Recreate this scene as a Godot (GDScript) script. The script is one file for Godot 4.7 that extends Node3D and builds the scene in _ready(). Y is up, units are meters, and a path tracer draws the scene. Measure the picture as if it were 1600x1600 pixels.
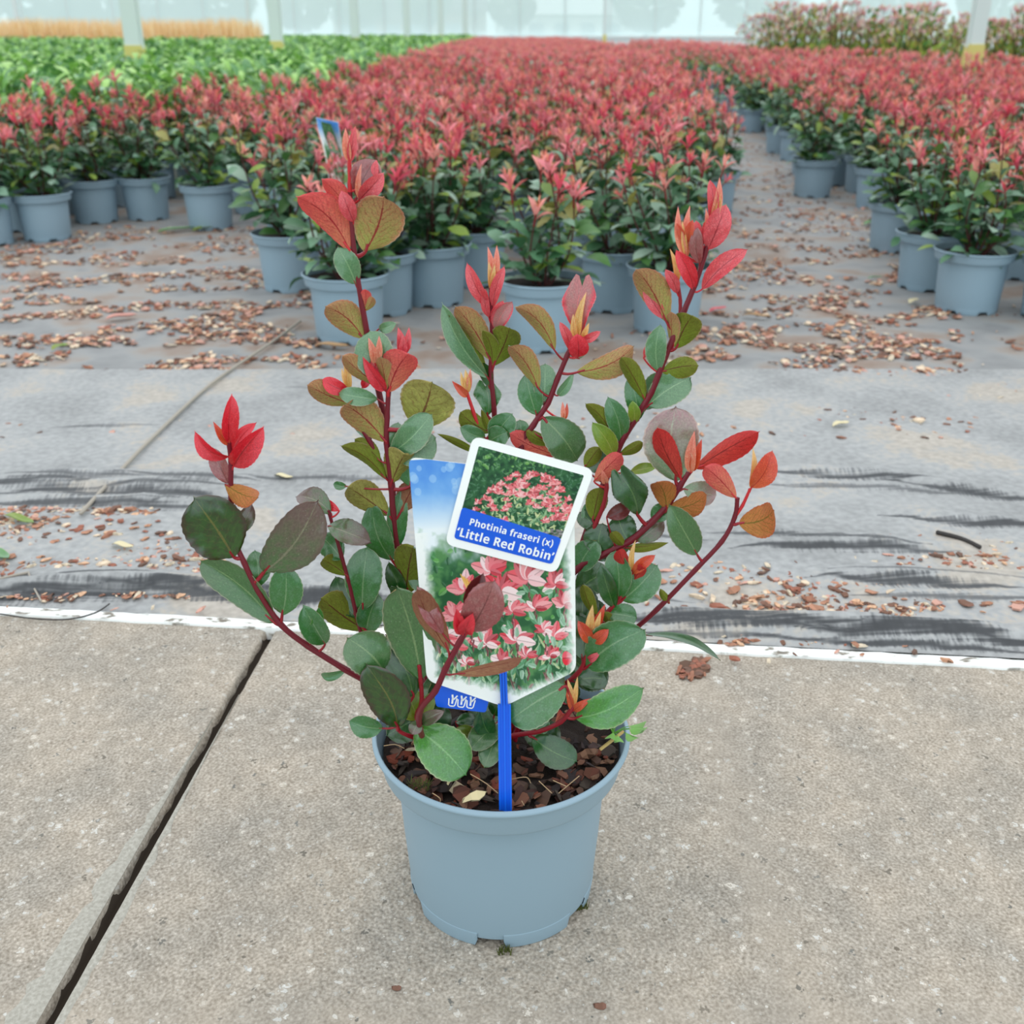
extends Node3D
# A potted red-tipped photinia on a concrete path in a greenhouse, rows of the same plant behind it. Units are metres, y is up.

const FOCAL := 1650.0            # focal length in pixels of the 1600 x 1600 frame
const EYE := Vector3(0, 0.615, 0)
const PITCH := 0.4281            # radians the camera looks down
const POT := Vector3(-0.008, 0, -0.645)   # the middle of the near pot's base
const POT_H := 0.145

var mats := {}
var used := {}

# ---------------------------------------------------------------- geometry helpers
class Mesher:
	var v := PackedVector3Array()
	var n := PackedVector3Array()
	var uv := PackedVector2Array()
	var c := PackedColorArray()
	var i := PackedInt32Array()
	var colored := false
	func vert(p: Vector3, nn: Vector3, t := Vector2.ZERO, col := Color.WHITE) -> int:
		v.append(p); n.append(nn); uv.append(t); c.append(col)
		return v.size() - 1
	func tri(a: int, b: int, d: int) -> void:
		var g := (v[b] - v[a]).cross(v[d] - v[a])
		if g.dot(n[a] + n[b] + n[d]) > 0.0:
			i.append_array(PackedInt32Array([a, d, b]))
		else:
			i.append_array(PackedInt32Array([a, b, d]))
	func quad(a: int, b: int, d: int, e: int) -> void:
		tri(a, b, d); tri(a, d, e)
	# rows x cols points; the normals are right-hand (along columns) x (along rows), times side
	func grid(p: Array, side := 1.0, col := Color.WHITE, uvs := []) -> void:
		var rows := p.size()
		var cols: int = p[0].size()
		var first := v.size()
		for r in rows:
			for k in cols:
				var du: Vector3 = p[r][mini(k + 1, cols - 1)] - p[r][maxi(k - 1, 0)]
				var dv: Vector3 = p[mini(r + 1, rows - 1)][k] - p[maxi(r - 1, 0)][k]
				var nn := du.cross(dv) * side
				if nn.length_squared() < 1e-20:
					var rr := clampi(r, 1, rows - 2)
					var kk := clampi(k, 1, cols - 2)
					nn = (p[rr][kk + 1] - p[rr][kk - 1]).cross(p[rr + 1][kk] - p[rr - 1][kk]) * side
				vert(p[r][k], nn.normalized(), uvs[r][k] if uvs else Vector2(float(k) / (cols - 1), float(r) / (rows - 1)), col)
		for r in rows - 1:
			for k in cols - 1:
				var a := first + r * cols + k
				quad(a, a + 1, a + cols + 1, a + cols)
	func lathe(profile: Array, segs: int, col := Color.WHITE) -> void:
		# profile: Vector2(radius, height), split wherever an edge is sharp by repeating the point
		for k in profile.size() - 1:
			var a: Vector2 = profile[k]
			var b: Vector2 = profile[k + 1]
			if a.distance_to(b) < 1e-6:
				continue
			var t := (b - a).normalized()
			var nn := Vector2(t.y, -t.x)
			var n0 := nn
			var n1 := nn
			if k > 0 and profile[k - 1].distance_to(a) > 1e-6:
				var t0: Vector2 = (a - profile[k - 1]).normalized()
				if t0.dot(t) > 0.6:
					n0 = (nn + Vector2(t0.y, -t0.x)).normalized()
			if k < profile.size() - 2 and profile[k + 2].distance_to(b) > 1e-6:
				var t1: Vector2 = (profile[k + 2] - b).normalized()
				if t1.dot(t) > 0.6:
					n1 = (nn + Vector2(t1.y, -t1.x)).normalized()
			var first := v.size()
			for s in segs + 1:
				var an := TAU * s / segs
				var ca := cos(an)
				var sa := sin(an)
				vert(Vector3(a.x * ca, a.y, a.x * sa), Vector3(n0.x * ca, n0.y, n0.x * sa), Vector2(float(s) / segs, a.y), col)
				vert(Vector3(b.x * ca, b.y, b.x * sa), Vector3(n1.x * ca, n1.y, n1.x * sa), Vector2(float(s) / segs, b.y), col)
			for s in segs:
				var q := first + s * 2
				quad(q, q + 1, q + 3, q + 2)
	func tube(pts: Array, radii: Array, sides := 7, col := Color.WHITE, capped := true) -> void:
		var first := v.size()
		var up := Vector3(0.3, 0.2, 0.93)
		var count := pts.size()
		for k in count:
			var t: Vector3 = (pts[mini(k + 1, count - 1)] - pts[maxi(k - 1, 0)]).normalized()
			var x := up.cross(t)
			if x.length() < 0.05:
				x = Vector3.RIGHT.cross(t)
			x = x.normalized()
			var y := t.cross(x)
			up = y
			up = x.cross(t) * -1.0
			for s in sides + 1:
				var an := TAU * s / sides
				var o := x * cos(an) + y * sin(an)
				vert(pts[k] + o * radii[k], o, Vector2(float(s) / sides, float(k) / (count - 1)), col)
		for k in count - 1:
			for s in sides:
				var a := first + k * (sides + 1) + s
				quad(a, a + 1, a + sides + 2, a + sides + 1)
		if capped:
			for e in [0, count - 1]:
				var dir: Vector3 = (pts[1] - pts[0]).normalized() * -1.0 if e == 0 else (pts[count - 1] - pts[count - 2]).normalized()
				var m: int = vert(pts[e] + dir * radii[e] * 0.5, dir, Vector2.ZERO, col)
				var base: int = first + e * (sides + 1)
				for s in sides:
					tri(m, base + s, base + s + 1)
	func box(lo: Vector3, hi: Vector3, col := Color.WHITE, x := Transform3D()) -> void:
		for ax in 3:
			for sgn in [-1.0, 1.0]:
				var nn := Vector3.ZERO
				nn[ax] = sgn
				var u := (ax + 1) % 3
				var w := (ax + 2) % 3
				var ids := []
				for q in [[0, 0], [1, 0], [1, 1], [0, 1]]:
					var p := Vector3.ZERO
					p[ax] = hi[ax] if sgn > 0 else lo[ax]
					p[u] = hi[u] if q[0] else lo[u]
					p[w] = hi[w] if q[1] else lo[w]
					ids.append(vert(x * p, (x.basis * nn).normalized(), Vector2(p[u], p[w]), col))
				quad(ids[0], ids[1], ids[2], ids[3])
	func add(src: Mesher, x: Transform3D, tint := Color.WHITE) -> void:
		var first := v.size()
		var nb := x.basis.inverse().transposed()
		for k in src.v.size():
			vert(x * src.v[k], (nb * src.n[k]).normalized(), src.uv[k], src.c[k] * tint)
		for k in src.i:
			i.append(first + k)
	func put(mesh: ArrayMesh, mat: Material) -> void:
		var a := []
		a.resize(Mesh.ARRAY_MAX)
		a[Mesh.ARRAY_VERTEX] = v
		a[Mesh.ARRAY_NORMAL] = n
		a[Mesh.ARRAY_TEX_UV] = uv
		if colored:
			a[Mesh.ARRAY_COLOR] = c
		a[Mesh.ARRAY_INDEX] = i
		mesh.add_surface_from_arrays(Mesh.PRIMITIVE_TRIANGLES, a)
		mesh.surface_set_material(mesh.get_surface_count() - 1, mat)
	func mesh(mat: Material) -> ArrayMesh:
		var m := ArrayMesh.new()
		put(m, mat)
		return m

func maker(colored := false) -> Mesher:
	var b := Mesher.new()
	b.colored = colored
	return b

func numbered(called: String) -> String:
	var k: int = used.get(called, -1) + 1
	used[called] = k
	return called if k == 0 else "%s_%03d" % [called, k]

func tag(o: Node, label: String, category: String, group := "", kind := "") -> Node:
	if label: o.set_meta("label", label)
	if category: o.set_meta("category", category)
	if group: o.set_meta("group", group)
	if kind: o.set_meta("kind", kind)
	return o

func thing(called: String, at := Vector3.ZERO, turn := 0.0) -> Node3D:
	var o := Node3D.new()
	o.name = numbered(called)
	o.position = at
	o.rotation.y = turn
	add_child(o)
	return o

func put(called: String, m: Mesh, parent: Node = null, at := Transform3D()) -> MeshInstance3D:
	var o := MeshInstance3D.new()
	o.mesh = m
	o.transform = at
	o.cast_shadow = GeometryInstance3D.SHADOW_CASTING_SETTING_DOUBLE_SIDED
	if parent:
		o.name = called
		parent.add_child(o, true)
	else:
		o.name = numbered(called)
		add_child(o)
	return o

func smooth(pts: Array, per := 5) -> Array:
	var out := []
	for k in pts.size() - 1:
		for s in per:
			var t := float(s) / per
			out.append(pts[k].cubic_interpolate(pts[k + 1], pts[maxi(k - 1, 0)], pts[mini(k + 2, pts.size() - 1)], t))
	out.append(pts[pts.size() - 1])
	return out

# ---------------------------------------------------------------- where things stand
func ray(x: float, y: float) -> Vector3:
	var fw := Vector3(0, -sin(PITCH), -cos(PITCH))
	var up := Vector3(0, cos(PITCH), -sin(PITCH))
	return fw + Vector3.RIGHT * ((x - 800.0) / FOCAL) - up * ((y - 800.0) / FOCAL)

func at(x: float, y: float, dz := 0.0) -> Vector3:      # on the upright plane through the pot's axis, dz metres nearer
	var r := ray(x, y)
	return EYE + r * ((POT.z + dz) / r.z)

func ground(x: float, y: float, high := 0.0) -> Vector3:
	var r := ray(x, y)
	return EYE + r * ((high - EYE.y) / r.y)

func upright(x: float, y: float, z: float) -> Vector3:
	var r := ray(x, y)
	return EYE + r * (z / r.z)

func on_plane(x: float, y: float, p: Vector3, n: Vector3) -> Vector3:
	var r := ray(x, y)
	return EYE + r * ((p - EYE).dot(n) / r.dot(n))

func px_size(p: Vector3) -> float:                      # metres per pixel at p
	return (p - EYE).dot(Vector3(0, -sin(PITCH), -cos(PITCH))) / FOCAL

# ---------------------------------------------------------------- materials
func noise(freq: float, seed_: int, kind := FastNoiseLite.TYPE_SIMPLEX_SMOOTH, oct := 3) -> FastNoiseLite:
	var f := FastNoiseLite.new()
	f.noise_type = kind
	f.frequency = freq
	f.seed = seed_
	f.fractal_octaves = oct
	return f

func mat(called: String, col: Color, rough := 0.6, back := Color.BLACK, vertex := false) -> StandardMaterial3D:
	var m := StandardMaterial3D.new()
	m.resource_name = called
	m.albedo_color = col
	m.roughness = rough
	m.vertex_color_use_as_albedo = vertex
	m.cull_mode = BaseMaterial3D.CULL_DISABLED
	if back != Color.BLACK:
		m.backlight_enabled = true
		m.backlight = back
	mats[called] = m
	return m

func lin(r: int, g: int, b: int) -> Color:
	return Color8(r, g, b).srgb_to_linear()

func bump(m: StandardMaterial3D, freq: float, strength: float, scale: float, seed_: int) -> void:
	var t := NoiseTexture2D.new()
	t.width = 512; t.height = 512; t.seamless = true; t.as_normal_map = true; t.bump_strength = strength
	t.noise = noise(freq, seed_)
	m.normal_enabled = true
	m.normal_texture = t
	m.uv1_triplanar = true
	m.uv1_scale = Vector3.ONE * scale

# colours of a leaf's face: base, tip, margin, rib, share of margin, blotch colour, share of blotches, lateral veins
var leaf_looks := {
	"g": [Color8(54, 124, 56), Color8(62, 122, 68), Color8(70, 100, 56), Color8(124, 160, 114), 0.5, Color8(92, 138, 102), 0.4, 0.16],
	"gd": [Color8(24, 92, 30), Color8(26, 80, 32), Color8(72, 56, 34), Color8(92, 132, 70), 0.7, Color8(58, 108, 48), 0.4, 0.16],
	"gk": [Color8(44, 96, 22), Color8(38, 74, 20), Color8(66, 26, 20), Color8(118, 112, 48), 1.0, Color8(48, 24, 16), 0.3, 0.22],
	"gs": [Color8(64, 118, 60), Color8(76, 118, 68), Color8(92, 84, 62), Color8(128, 158, 104), 0.6, Color8(82, 122, 74), 0.5, 0.16],
	"gb": [Color8(76, 152, 52), Color8(66, 136, 56), Color8(156, 180, 104), Color8(130, 184, 114), 0.6, Color8(84, 142, 92), 0.5, 0.2],
	"pl": [Color8(88, 138, 92), Color8(100, 146, 104), Color8(150, 140, 118), Color8(146, 184, 136), 0.5, Color8(104, 150, 104), 0.5, 0.18],
	"li": [Color8(140, 158, 48), Color8(122, 158, 54), Color8(104, 144, 56), Color8(172, 182, 98), 0.3, Color8(112, 132, 40), 0.3, 0.2],
	"mv": [Color8(78, 118, 66), Color8(118, 90, 88), Color8(92, 52, 54), Color8(138, 138, 110), 0.6, Color8(104, 98, 84), 0.45, 0.18],
	"mp": [Color8(118, 150, 110), Color8(170, 130, 134), Color8(180, 130, 138), Color8(166, 176, 150), 0.6, Color8(140, 146, 122), 0.5, 0.18],
	"ma": [Color8(160, 76, 80), Color8(164, 96, 98), Color8(164, 52, 62), Color8(112, 44, 48), 0.6, Color8(172, 122, 118), 0.5, 0.26],
	"mk": [Color8(116, 34, 34), Color8(98, 28, 32), Color8(128, 34, 40), Color8(78, 26, 26), 0.5, Color8(84, 34, 34), 0.3, 0.2],
	"rd": [Color8(226, 42, 62), Color8(240, 62, 80), Color8(222, 34, 56), Color8(180, 26, 42), 0.5, Color8(242, 92, 104), 0.4, 0.2],
	"pk": [Color8(230, 86, 98), Color8(240, 110, 120), Color8(230, 64, 84), Color8(162, 28, 46), 0.6, Color8(244, 138, 144), 0.5, 0.24],
	"hr": [Color8(196, 122, 122), Color8(186, 118, 120), Color8(230, 56, 80), Color8(222, 120, 120), 1.5, Color8(174, 138, 132), 0.5, 0.22],
	"po": [Color8(244, 158, 124), Color8(246, 150, 138), Color8(248, 190, 160), Color8(222, 92, 78), 0.6, Color8(250, 222, 184), 0.5, 0.1],
	"or": [Color8(224, 108, 62), Color8(226, 84, 66), Color8(216, 80, 62), Color8(184, 50, 38), 0.5, Color8(238, 148, 92), 0.4, 0.22],
	"yl": [Color8(244, 200, 108), Color8(248, 212, 150), Color8(242, 154, 112), Color8(220, 146, 76), 0.8, Color8(250, 230, 176), 0.5, 0.1],
	"ol": [Color8(176, 178, 88), Color8(192, 180, 108), Color8(190, 124, 92), Color8(128, 82, 54), 0.45, Color8(122, 116, 50), 0.3, 0.28],
	"og": [Color8(134, 154, 50), Color8(146, 150, 62), Color8(158, 92, 62), Color8(110, 58, 44), 0.5, Color8(104, 114, 36), 0.3, 0.28],
	"op": [Color8(184, 180, 100), Color8(216, 164, 122), Color8(236, 112, 112), Color8(170, 56, 58), 0.7, Color8(198, 146, 96), 0.3, 0.3],
	"pp": [Color8(222, 146, 112), Color8(236, 112, 112), Color8(238, 92, 104), Color8(176, 44, 56), 0.8, Color8(196, 108, 90), 0.25, 0.28],
	"ob": [Color8(204, 142, 76), Color8(214, 132, 82), Color8(208, 92, 68), Color8(126, 114, 44), 0.7, Color8(176, 112, 58), 0.3, 0.46],
	"br": [Color8(176, 132, 96), Color8(170, 118, 94), Color8(168, 80, 74), Color8(130, 52, 48), 0.6, Color8(146, 96, 72), 0.4, 0.24],
	"ro": [Color8(208, 80, 66), Color8(216, 68, 68), Color8(218, 52, 66), Color8(126, 42, 36), 0.6, Color8(150, 56, 48), 0.2, 0.26],
}
# those of the looks above that are the lower face of a leaf, and what its other face looks like
var undersides := {"ol": "pl", "og": "g", "op": "pl", "pp": "pk", "ob": "ma", "br": "ma", "ro": "rd"}
var other_side := {"g": "ol", "gd": "og", "gk": "og", "gs": "ol", "gb": "og", "pl": "ol", "li": "ol", "mv": "br", "mp": "op", "ma": "br", "mk": "br", "rd": "pp", "pk": "pp", "hr": "pp", "po": "po", "or": "or", "yl": "yl"}

func leaf_materials() -> void:
	var wn := noise(0.035, 5)
	var fine := noise(0.14, 9)
	var rng := RandomNumberGenerator.new()
	var w := 128
	var h := 192
	var order := 0
	for key in leaf_looks:
		order += 1
		rng.seed = 100 + order
		var k: Array = leaf_looks[key]
		var lower: bool = undersides.has(key)
		var img := Image.create_empty(w, h, false, Image.FORMAT_RGB8)
		for y in h:
			var v := 1.0 - (y + 0.5) / h
			v = 1.0 - v
			for x in w:
				var u := (x + 0.5) / w * 2.0 - 1.0
				var au := absf(u)
				var n1 := wn.get_noise_2d(x + order * 300.0, y)
				var n2 := fine.get_noise_2d(x, y + order * 300.0)
				var c: Color = k[0].lerp(k[1], clampf(v * 1.3 - 0.15 + n1 * 0.3, 0, 1))
				c = c.lerp(k[5], clampf((n1 + n2 * 0.6 - 0.05) * 3.0, 0, 1) * k[6])
				c = c.lerp(k[2], clampf((au - 0.93 + 0.35 * minf(k[4], 1.6) * 0.5 + n2 * 0.1) * 3.4, 0, 1) * minf(k[4], 1.0))
				var lat := absf(fposmod((v - 0.38 * au) * 8.0 + (0.5 if u > 0 else 0.0) + n1 * 0.4, 1.0) - 0.5) * 2.0
				c = c.lerp(k[3], clampf((lat - 0.82) * 6.0, 0, 1) * k[7] * 2.0 * (1.0 - au * 0.6))
				if au < 0.05 * (1.25 - v):
					c = c.lerp(k[3], 0.85)
				if au > 0.95 and key in ["g", "gs", "gb", "pl", "mp", "li", "op", "ol", "og", "hr"]:
					c = c.lerp(Color8(214, 196, 176), 0.45)          # the thin dry rim of the blade
				c = c * (1.0 + n2 * 0.14)
				c.a = 1
				img.set_pixel(x, y, c)
		if lower or key in ["rd", "pk"]:
			for s in 90:                              # small dark specks of leaf spot
				var sx := rng.randi_range(6, w - 8)
				var sy := rng.randi_range(10, h - 12)
				if wn.get_noise_2d(sx * 1.7, sy * 1.7 + order * 77.0) < 0.05:
					continue
				var sc: Color = k[3].darkened(0.35)
				for q in rng.randi_range(1, 4):
					img.set_pixel(sx + q % 2, sy + q, img.get_pixel(sx + q % 2, sy + q).lerp(sc, 0.75))
		elif key in ["g", "gs", "pl", "mv", "mp", "gb"]:
			for s in 36:                              # pale grit lying on the upper face
				var sx := rng.randi_range(6, w - 8)
				var sy := rng.randi_range(10, h - 12)
				img.set_pixel(sx, sy, Color8(206, 212, 204))
		var m := mat("leaf_" + key, Color.WHITE, 0.52 if lower else 0.3)
		m.albedo_texture = ImageTexture.create_from_image(img)
		m.metallic_specular = 0.35 if lower else 0.62
		if key in ["g", "gd", "gk", "gs", "gb", "pl", "mv", "mp", "ma"]:      # the waxed skin of a grown leaf
			m.clearcoat_enabled = true
			m.clearcoat = 1.0
			m.clearcoat_roughness = 0.22
		m.backlight_enabled = true
		var share := 0.75 if lower or key in ["rd", "pk", "po", "or", "yl"] else 0.45
		m.backlight = Color(share, share, share).linear_to_srgb()

func make_materials() -> void:
	leaf_materials()
	var p := mat("pot_plastic", Color8(142, 166, 181), 0.5)
	bump(p, 0.03, 0.6, 9.0, 3)
	p.normal_scale = 0.12
	mat("pot_plastic_far", Color8(142, 166, 181), 0.5)
	var s := mat("soil", Color8(40, 29, 23), 0.95)
	bump(s, 0.06, 8.0, 24.0, 4)
	mat("bark", Color.WHITE, 0.8, Color.BLACK, true)
	mat("stem_red", Color8(148, 22, 38), 0.4)
	mat("stem_dark", Color8(112, 17, 37), 0.4)
	mat("stem_bright", Color8(196, 36, 46), 0.42)
	mat("stem_far", Color8(86, 44, 42), 0.6)
	mat("far_green", Color.WHITE, 0.4, Color(0.3, 0.3, 0.3).linear_to_srgb(), true)
	mat("far_red", Color.WHITE, 0.5, Color(0.6, 0.6, 0.6).linear_to_srgb(), true)
	mat("stake_blue", Color8(8, 102, 232), 0.32)
	mat("card_white", Color8(250, 252, 252), 0.4)
	mat("card_blue", Color8(14, 92, 222), 0.35)
	mat("lettering", Color8(244, 247, 250), 0.4)
	mat("steel_white", Color8(214, 224, 222), 0.5)
	mat("steel_yellow", Color8(214, 202, 120), 0.6)
	mat("wall_white", Color8(220, 226, 226), 0.7)
	var gl := mat("old_glass", Color(0.88, 0.995, 0.995, 0.82), 0.6)
	gl.transparency = BaseMaterial3D.TRANSPARENCY_ALPHA
	gl.backlight_enabled = true
	gl.backlight = Color(0.9, 0.9, 0.9)
	mat("far_tree", Color.WHITE, 0.8, Color.BLACK, true)
	mat("far_wall", Color8(164, 140, 126), 0.85)
	mat("far_roof", Color8(104, 98, 98), 0.85)
	mat("far_window", Color8(120, 136, 150), 0.3)
	mat("straw", Color.WHITE, 0.85, Color(0.3, 0.3, 0.3).linear_to_srgb(), true)
	mat("cord", Color8(166, 158, 146), 0.8)
	mat("dark_fibre", Color8(50, 46, 44), 0.7)
	mat("dirt", Color8(98, 72, 58), 0.95)
	mat("dry_cream", Color8(218, 206, 168), 0.8)
	mat("dry_tan", Color8(182, 146, 106), 0.8)
	mat("dry_pink", Color8(206, 150, 138), 0.8)
	mat("moss", Color8(84, 92, 40), 0.95)
	mat("weed", Color8(112, 184, 62), 0.5, Color(0.35, 0.35, 0.35).linear_to_srgb())
	mat("outdoor_ground", Color8(126, 134, 104), 0.95)
	concrete()
	fabric()

func concrete() -> void:
	var side := 2048
	var big := noise(0.0035, 21, FastNoiseLite.TYPE_SIMPLEX_SMOOTH, 4).get_seamless_image(side, side).get_data()
	var mid := noise(0.02, 22, FastNoiseLite.TYPE_SIMPLEX_SMOOTH, 4).get_seamless_image(side, side).get_data()
	var grain := noise(0.11, 23, FastNoiseLite.TYPE_SIMPLEX_SMOOTH, 2).get_seamless_image(side, side).get_data()
	var data := PackedByteArray()
	data.resize(side * side * 3)
	var k := 0
	for p in side * side:
		var t := (big[p] - 128) * 0.07 + (mid[p] - 128) * 0.10 + (grain[p] - 128) * 0.24
		if grain[p] > 205:
			t += (grain[p] - 205) * 0.7
		elif grain[p] < 52:
			t -= (52 - grain[p]) * 0.5
		var warm := (big[p] - 128) * 0.018
		data[k] = clampi(int(165 + t + warm), 0, 255)
		data[k + 1] = clampi(int(155 + t), 0, 255)
		data[k + 2] = clampi(int(142 + t - warm), 0, 255)
		k += 3
	var rng := RandomNumberGenerator.new()
	rng.seed = 77
	for s in 11000:                                        # pale and dark grains of the aggregate laid bare by wear
		var r := 1.0 + pow(rng.randf(), 5.0) * 6.5
		var cx := rng.randi_range(12, side - 13)
		var cy := rng.randi_range(12, side - 13)
		var e := rng.randf_range(0.5, 1.0)
		var an := rng.randf() * PI
		var pale := rng.randf() < 0.84
		var tone := rng.randf_range(182, 222) if pale else rng.randf_range(92, 124)
		var tint := rng.randf_range(-1, 9)
		var ri := int(ceil(r)) + 1
		for dy in range(-ri, ri + 1):
			for dx in range(-ri, ri + 1):
				var u := dx * cos(an) + dy * sin(an)
				var v := (dy * cos(an) - dx * sin(an)) / e
				var d := sqrt(u * u + v * v) + (grain[((cy + dy) * side + cx + dx)] - 128) * 0.016 * r
				if d < r:
					var q := ((cy + dy) * side + cx + dx) * 3
					var f := clampf((r - d) * 0.9, 0, 1) * 0.75
					data[q] = int(lerpf(data[q], tone + tint, f))
					data[q + 1] = int(lerpf(data[q + 1], tone, f))
					data[q + 2] = int(lerpf(data[q + 2], tone - tint - 4, f))
	var m := mat("concrete", Color.WHITE, 0.9)
	m.albedo_texture = ImageTexture.create_from_image(Image.create_from_data(side, side, false, Image.FORMAT_RGB8, data))
	m.uv1_triplanar = true
	m.uv1_world_triplanar = true
	m.uv1_scale = Vector3.ONE / 0.82
	m.uv1_offset = Vector3(0.31, 0.2, 0.17)
	var nt := NoiseTexture2D.new()
	nt.width = 1024; nt.height = 1024; nt.seamless = true; nt.as_normal_map = true; nt.bump_strength = 5.0
	nt.noise = noise(0.09, 31, FastNoiseLite.TYPE_SIMPLEX_SMOOTH, 4)
	m.normal_enabled = true
	m.normal_texture = nt
	m.normal_scale = 0.5
	var c := mat("cement", Color8(168, 165, 156), 0.9)
	bump(c, 0.1, 4.0, 9.0, 33)
	c.normal_scale = 0.4
	var t := NoiseTexture2D.new()
	t.width = 512; t.height = 512; t.seamless = true
	t.noise = noise(0.05, 34, FastNoiseLite.TYPE_SIMPLEX_SMOOTH, 4)
	var ramp := Gradient.new()
	ramp.set_color(0, Color8(146, 141, 130)); ramp.set_color(1, Color8(190, 186, 176))
	t.color_ramp = ramp
	c.albedo_color = Color.WHITE
	c.albedo_texture = t
	mat("joint_dirt", Color8(58, 48, 38), 1.0)
	var e := mat("edging", Color.WHITE, 0.45)
	var te := NoiseTexture2D.new()
	te.width = 1024; te.height = 1024; te.seamless = true
	te.noise = noise(0.012, 41, FastNoiseLite.TYPE_SIMPLEX_SMOOTH, 5)
	var re := Gradient.new()
	re.offsets = PackedFloat32Array([0.0, 0.2, 0.27, 0.36, 1.0])
	re.colors = PackedColorArray([Color8(84, 74, 62), Color8(120, 110, 96), Color8(200, 198, 190), Color8(246, 248, 246), Color8(252, 253, 252)])
	te.color_ramp = re
	e.albedo_texture = te
	e.uv1_triplanar = true
	e.uv1_world_triplanar = true
	e.uv1_scale = Vector3(2.2, 2.2, 4.5)

# places on the crests of folds where the grey dust is brushed off the black woven plastic in strokes: from x, y to x, y and half width, in pixels of the photograph
var folds := [
	[0, 772, 355, 782, 15, 1.0], [175, 768, 370, 762, 9, 0.9], [30, 752, 250, 757, 7, 0.7], [380, 752, 640, 757, 6, 0.7], [200, 800, 260, 785, 9, 0.8],
	[-40, 936, 330, 926, 14, 1.1], [300, 930, 660, 958, 11, 1.1], [0, 790, 330, 796, 9, 0.9], [960, 972, 1320, 990, 13, 1.15], [1270, 990, 1640, 1012, 15, 1.15], [-40, 762, 180, 758, 10, 0.9], [200, 752, 380, 756, 8, 0.8],
	[0, 930, 200, 922, 12, 1.0], [190, 922, 560, 948, 9, 1.0], [60, 905, 300, 908, 6, 0.8], [560, 950, 640, 952, 8, 0.8],
	[1000, 978, 1300, 996, 9, 1.1], [1280, 994, 1600, 1010, 10, 1.1], [1000, 990, 1240, 1004, 5, 1.0], [1230, 1003, 1600, 1024, 5, 1.0],
	[1190, 741, 1440, 754, 8, 1.0], [1400, 758, 1640, 790, 9, 1.0], [1200, 762, 1500, 775, 5, 0.6], [1405, 812, 1640, 832, 8, 1.0],
	[1120, 838, 1330, 852, 7, 0.9], [1170, 862, 1465, 866, 9, 1.0], [1300, 848, 1420, 862, 5, 0.8], [1290, 906, 1570, 926, 10, 1.0], [1350, 936, 1620, 945, 6, 0.7],
	[1330, 900, 1620, 912, 4, 0.6], [930, 838, 1080, 850, 7, 0.8], [920, 930, 1060, 945, 7, 0.7], [100, 672, 235, 668, 4, 0.6], [450, 610, 520, 615, 4, 0.4], [700, 850, 900, 872, 8, 0.7],
]
const CLOTH := Rect2(-1.5, -2.02, 3.0, 1.16)

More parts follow.
